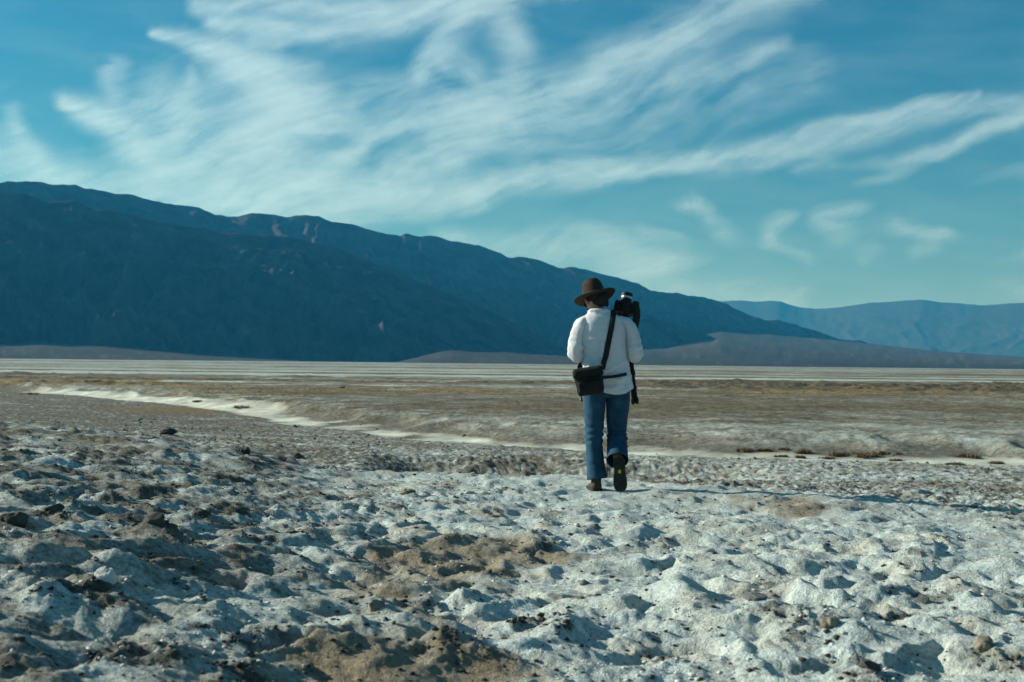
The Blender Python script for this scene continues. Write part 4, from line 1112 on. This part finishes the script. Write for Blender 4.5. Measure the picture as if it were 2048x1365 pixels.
# --- shoulder bag worn across the back
bag = empty('shoulder_bag', (ORIGIN[0] - .125, ORIGIN[1] - .19, ORIGIN[2] + .75))
tag(bag, 'small black shoulder bag hanging on its strap at the left hip of the walker', 'bag')
def bag_box(x0, x1, y0, y1, z0, z1, taper, seed, n=14, r=.03):
    """soft rounded box"""
    bm = bmesh.new(); bmesh.ops.create_cube(bm, size=2.0)
    bmesh.ops.subdivide_edges(bm, edges=bm.edges[:], cuts=n, use_grid_fill=True)
    v = np.array([q.co[:] for q in bm.verts]); F = [tuple(q.index for q in f.verts) for f in bm.faces]; bm.free()
    hx, hy, hz = (x1 - x0) / 2, (y1 - y0) / 2, (z1 - z0) / 2
    p = v * np.array([hx, hy, hz]); inner = np.clip(p, -np.array([hx - r, hy - r, hz - r]), np.array([hx - r, hy - r, hz - r]))
    d = p - inner; ln = np.linalg.norm(d, axis=1, keepdims=True) + 1e-9
    p = inner + d / ln * np.minimum(ln, r)
    p[:, 1] *= 1 + 0.18 * (1 - (p[:, 2] / hz) ** 2)
    p[:, 0] *= 1 - taper * (1 - (p[:, 2] / hz + 1) / 2)
    p += (0.004 * noise3(p * 18, seed))[:, None] * (d / ln)
    return p + np.array([(x0 + x1) / 2, (y0 + y1) / 2, (z0 + z1) / 2]), F
RB = Matrix.Translation((.012, 0, .004)) @ Matrix.Scale(.93, 4) @ Matrix.Rotation(R(-9.5), 4, 'Y') @ Matrix.Rotation(R(-4), 4, 'Z')
bb = part('bag_body', xf(bag_box(-.122, .122, -.055, .045, .015, .232, .10, 830), RB), M_BAG, bag)
part('flap', xf(bag_box(-.127, .127, -.072, .048, .155, .246, .0, 840), RB), M_BAG, bb)
part('front_pocket', xf(bag_box(-.100, .100, -.080, -.03, .035, .135, .06, 850, r=.018), RB), M_BAG, bb)
part('zip', xf(tube_geo([(-.118, -.078, .150), (0, -.082, .146), (.118, -.078, .150)], [.0035, .0035, .0035], 8, 20), RB), M_PLASTIC, bb)
part('buckle', xf(join([tube_geo([(-.082, -.05, .018), (-.086, -.055, -.012), (-.083, -.052, -.026)], [.006, .009, .006], 10, 10)]), RB), M_PLASTIC, bag)
part('clip', xf(tube_geo([(-.094, -.062, -.002), (-.094, -.066, -.014)], [.006, .006], 10, 6), RB), M_METAL, bag)
def ribbon(pts, normals, width, thick, n=60):
    P = crom(pts, n); Nn = crom(normals, n); Nn /= np.linalg.norm(Nn, axis=1)[:, None]
    T = np.gradient(P, axis=0); T /= np.linalg.norm(T, axis=1)[:, None]
    W = np.cross(T, Nn); W /= np.linalg.norm(W, axis=1)[:, None]
    ring = [P + W * width / 2 + Nn * thick / 2, P - W * width / 2 + Nn * thick / 2, P - W * width / 2 - Nn * thick / 2, P + W * width / 2 - Nn * thick / 2]
    V = np.stack(ring, 1).reshape(-1, 3)
    return V, [tuple(f) for f in grid_faces(n, 4, True)] + [(0, 1, 2, 3), (4 * n - 1, 4 * n - 2, 4 * n - 3, 4 * n - 4)]
def on_torso(x, z, back, lift=.010):
    cx, rx, ry, cyy = [float(v) for v in torso_fn(np.array([z]))]
    t = np.clip((x - cx) / (rx + .004), -1, 1); y = (ry + .006 + lift) * (1 - abs(t) ** 2.35) ** (1 / 2.35)
    return np.array([x, cyy + (-y if back else y), z])
B0 = Vector(bag.location) - Vector(ORIGIN)
def in_bag(p): return np.array(p) - np.array(B0)
sp = [on_torso(-.030, .965, True, .03), on_torso(-.018, 1.02, True, .014)] + [on_torso(X(1204 + (1225 - 1204) * t), Zp(735 + (622 - 735) * t), True, .010) for t in (.25, .45, .65, .82)]
sn = [(0, -1, 0)] * 6
sp += [np.array([.058, -.070, 1.400]), np.array([.062, .0, 1.428]), np.array([.050, .085, 1.385])]; sn += [(.1, -.8, .7), (.15, 0, 1), (.1, .8, .7)]
sp += [on_torso(.0, 1.25, False), on_torso(-.10, 1.10, False), on_torso(-.185, 1.00, False, .012), np.array([-.215, -.02, .965]), np.array([-.222, -.16, .955])]
sn += [(0, 1, .1), (0, 1, 0), (-.5, 1, 0), (-1, 0, 0), (-.6, -.8, 0)]
V_, F_ = ribbon([in_bag(p) for p in sp], sn, .042, .005, 160)
part('strap', (V_, F_), M_BLACK, bag)
V_, F_ = ribbon([in_bag(p) for p in (on_torso(-.03, .900, True, .012), on_torso(.05, .908, True, .012), on_torso(.12, .920, True, .012), on_torso(.163, .930, True, .008))], [(0, -1, 0)] * 4, .024, .006, 30)
part('loose_strap', (V_, F_), M_BLACK, bag, label='loose end of the strap sticking out to the right over the shirt tail')

# --- tripod carried upright in front of the right side, camera on its head
T_TOP, T_BOT = np.array([.158, .175, 1.410]), np.array([.256, .215, .70])
trip = empty('tripod', (ORIGIN[0] + T_BOT[0], ORIGIN[1] + T_BOT[1], ORIGIN[2] + T_BOT[2]))
tag(trip, 'folded black tripod held upright against the right side of the walker', 'tripod')
def tp(p): return np.asarray(p, float) - T_BOT
ax_ = (T_BOT - T_TOP) / np.linalg.norm(T_BOT - T_TOP); u1 = np.cross(ax_, (0, 1, 0)); u1 /= np.linalg.norm(u1); u2 = np.cross(ax_, u1)
part('centre_column', tube_geo([tp(T_TOP), tp(T_TOP + ax_ * .30)], [.014, .014], 16, 8), M_PLASTIC, trip)
part('spider', tube_geo([tp(T_TOP + ax_ * .055), tp(T_TOP + ax_ * .065), tp(T_TOP + ax_ * .105), tp(T_TOP + ax_ * .115)], [.022, .034, .034, .024], 18, 16), M_PLASTIC, trip)
Ltot = np.linalg.norm(T_BOT - T_TOP)
for k in range(3):
    a = k * 2.094 + .5; o3 = (u1 * math.cos(a) + u2 * math.sin(a))
    def lp(t, r=.017): return tp(T_TOP + ax_ * (Ltot * t) + o3 * r)
    lg = part('leg', tube_geo([lp(.12, .024), lp(.5), lp(.66)], [.0135, .0135, .0135], 14, 14), M_PLASTIC, trip)
    part('leg_lock', tube_geo([lp(.645), lp(.65), lp(.69), lp(.695)], [.0135, .0170, .0170, .013], 14, 12), M_BLACK, lg)
    part('lower_leg', tube_geo([lp(.69), lp(.84), lp(.96)], [.0105, .0105, .0100], 12, 10), M_PLASTIC, lg)
    part('lower_lock', tube_geo([lp(.815), lp(.82), lp(.85), lp(.855)], [.0105, .0145, .0145, .010], 12, 12), M_BLACK, lg)
    part('foot', tube_geo([lp(.945, .018), lp(.955, .019), lp(.99, .02), lp(1.02, .019)], [.010, .0145, .0150, .006], 12, 12), M_BLACK, lg)
part('ball_head', join([tube_geo([tp(T_TOP + ax_ * .06), tp(T_TOP - ax_ * .01), tp(T_TOP - ax_ * .02)], [.023, .025, .018], 18, 14), ell(tp(T_TOP - ax_ * .028), (.019, .019, .019), None, 18),
     tube_geo([tp(T_TOP + ax_ * .02) + (.02, 0, 0), tp(T_TOP + ax_ * .02) + (.045, -.004, .002)], [.010, .012], 12, 8)]), M_PLASTIC, trip)

# --- camera: lens pointing up
CM = Matrix.Translation((.163, .125, 1.462)) @ Matrix.Rotation(R(10), 4, 'Y') @ Matrix.Rotation(R(-14), 4, 'X') @ Matrix.Scale(1.3, 4)
camo = empty('camera', (ORIGIN[0] + .160, ORIGIN[1] + .135, ORIGIN[2] + 1.40))
tag(camo, 'black camera with silver ringed lens pointing up over the right shoulder of the walker', 'camera')
def cmx(g):
    V, F = xf(g, CM); return V - np.array([.160, .135, 1.40]), F
cb = part('camera_body', cmx(bag_box(-.068, .068, -.044, .044, -.045, .022, 0, 860, n=8, r=.010)), M_PLASTIC, camo)
part('viewfinder', cmx(bag_box(-.028, .028, -.066, -.036, -.040, .020, 0, 861, n=6, r=.008)), M_PLASTIC, cb)
part('grip', cmx(bag_box(.040, .082, -.040, .040, -.020, .040, 0, 862, n=6, r=.014)), M_BLACK, cb)
part('dial', cmx(tube_geo([(.048, -.058, -.012), (.048, -.042, -.012)], [.011, .011], 16, 4, ref=(1, 0, 0))), M_PLASTIC, cb)
part('dial', cmx(tube_geo([(-.050, -.056, -.012), (-.050, -.042, -.012)], [.010, .010], 16, 4, ref=(1, 0, 0))), M_PLASTIC, cb)
ln_ = part('lens', cmx(tube_geo([(0, 0, .018), (0, 0, .024), (0, 0, .048), (0, 0, .052)], [.030, .035, .035, .032], 32, 14, ref=(1, 0, 0))), M_PLASTIC, camo)
part('lens_ring', cmx(tube_geo([(0, 0, .050), (0, 0, .052), (0, 0, .064), (0, 0, .066)], [.030, .0335, .0335, .031], 32, 14, ref=(1, 0, 0))), M_METAL, ln_)
part('lens_rim', cmx(tube_geo([(0, 0, .064), (0, 0, .066), (0, 0, .084), (0, 0, .086)], [.031, .0355, .0355, .033], 32, 14, ref=(1, 0, 0), cap=False)), M_PLASTIC, ln_)
part('front_glass', cmx(ell((0, 0, .074), (.030, .030, .006), None, 24)), M_GLASS, ln_)
c0 = np.array([.160, .135, 1.40])
V_, F_ = ribbon([np.array(p) - c0 for p in ((.222, .095, 1.490), (.246, .065, 1.455), (.250, .050, 1.395), (.240, .055, 1.325), (.222, .075, 1.265), (.205, .115, 1.245), (.185, .14, 1.30), (.115, .125, 1.40), (.095, .125, 1.455))],
     [(.6, -1, .3), (.4, -1, .1), (.3, -1, 0), (.3, -1, -.1), (.3, -1, -.2), (0, -.6, -.8), (-.8, -.5, -.2), (-.8, -.4, .3), (-.9, -.3, .2)], .060, .005, 80)
part('neck_strap', (V_, F_), M_BLACK, camo)
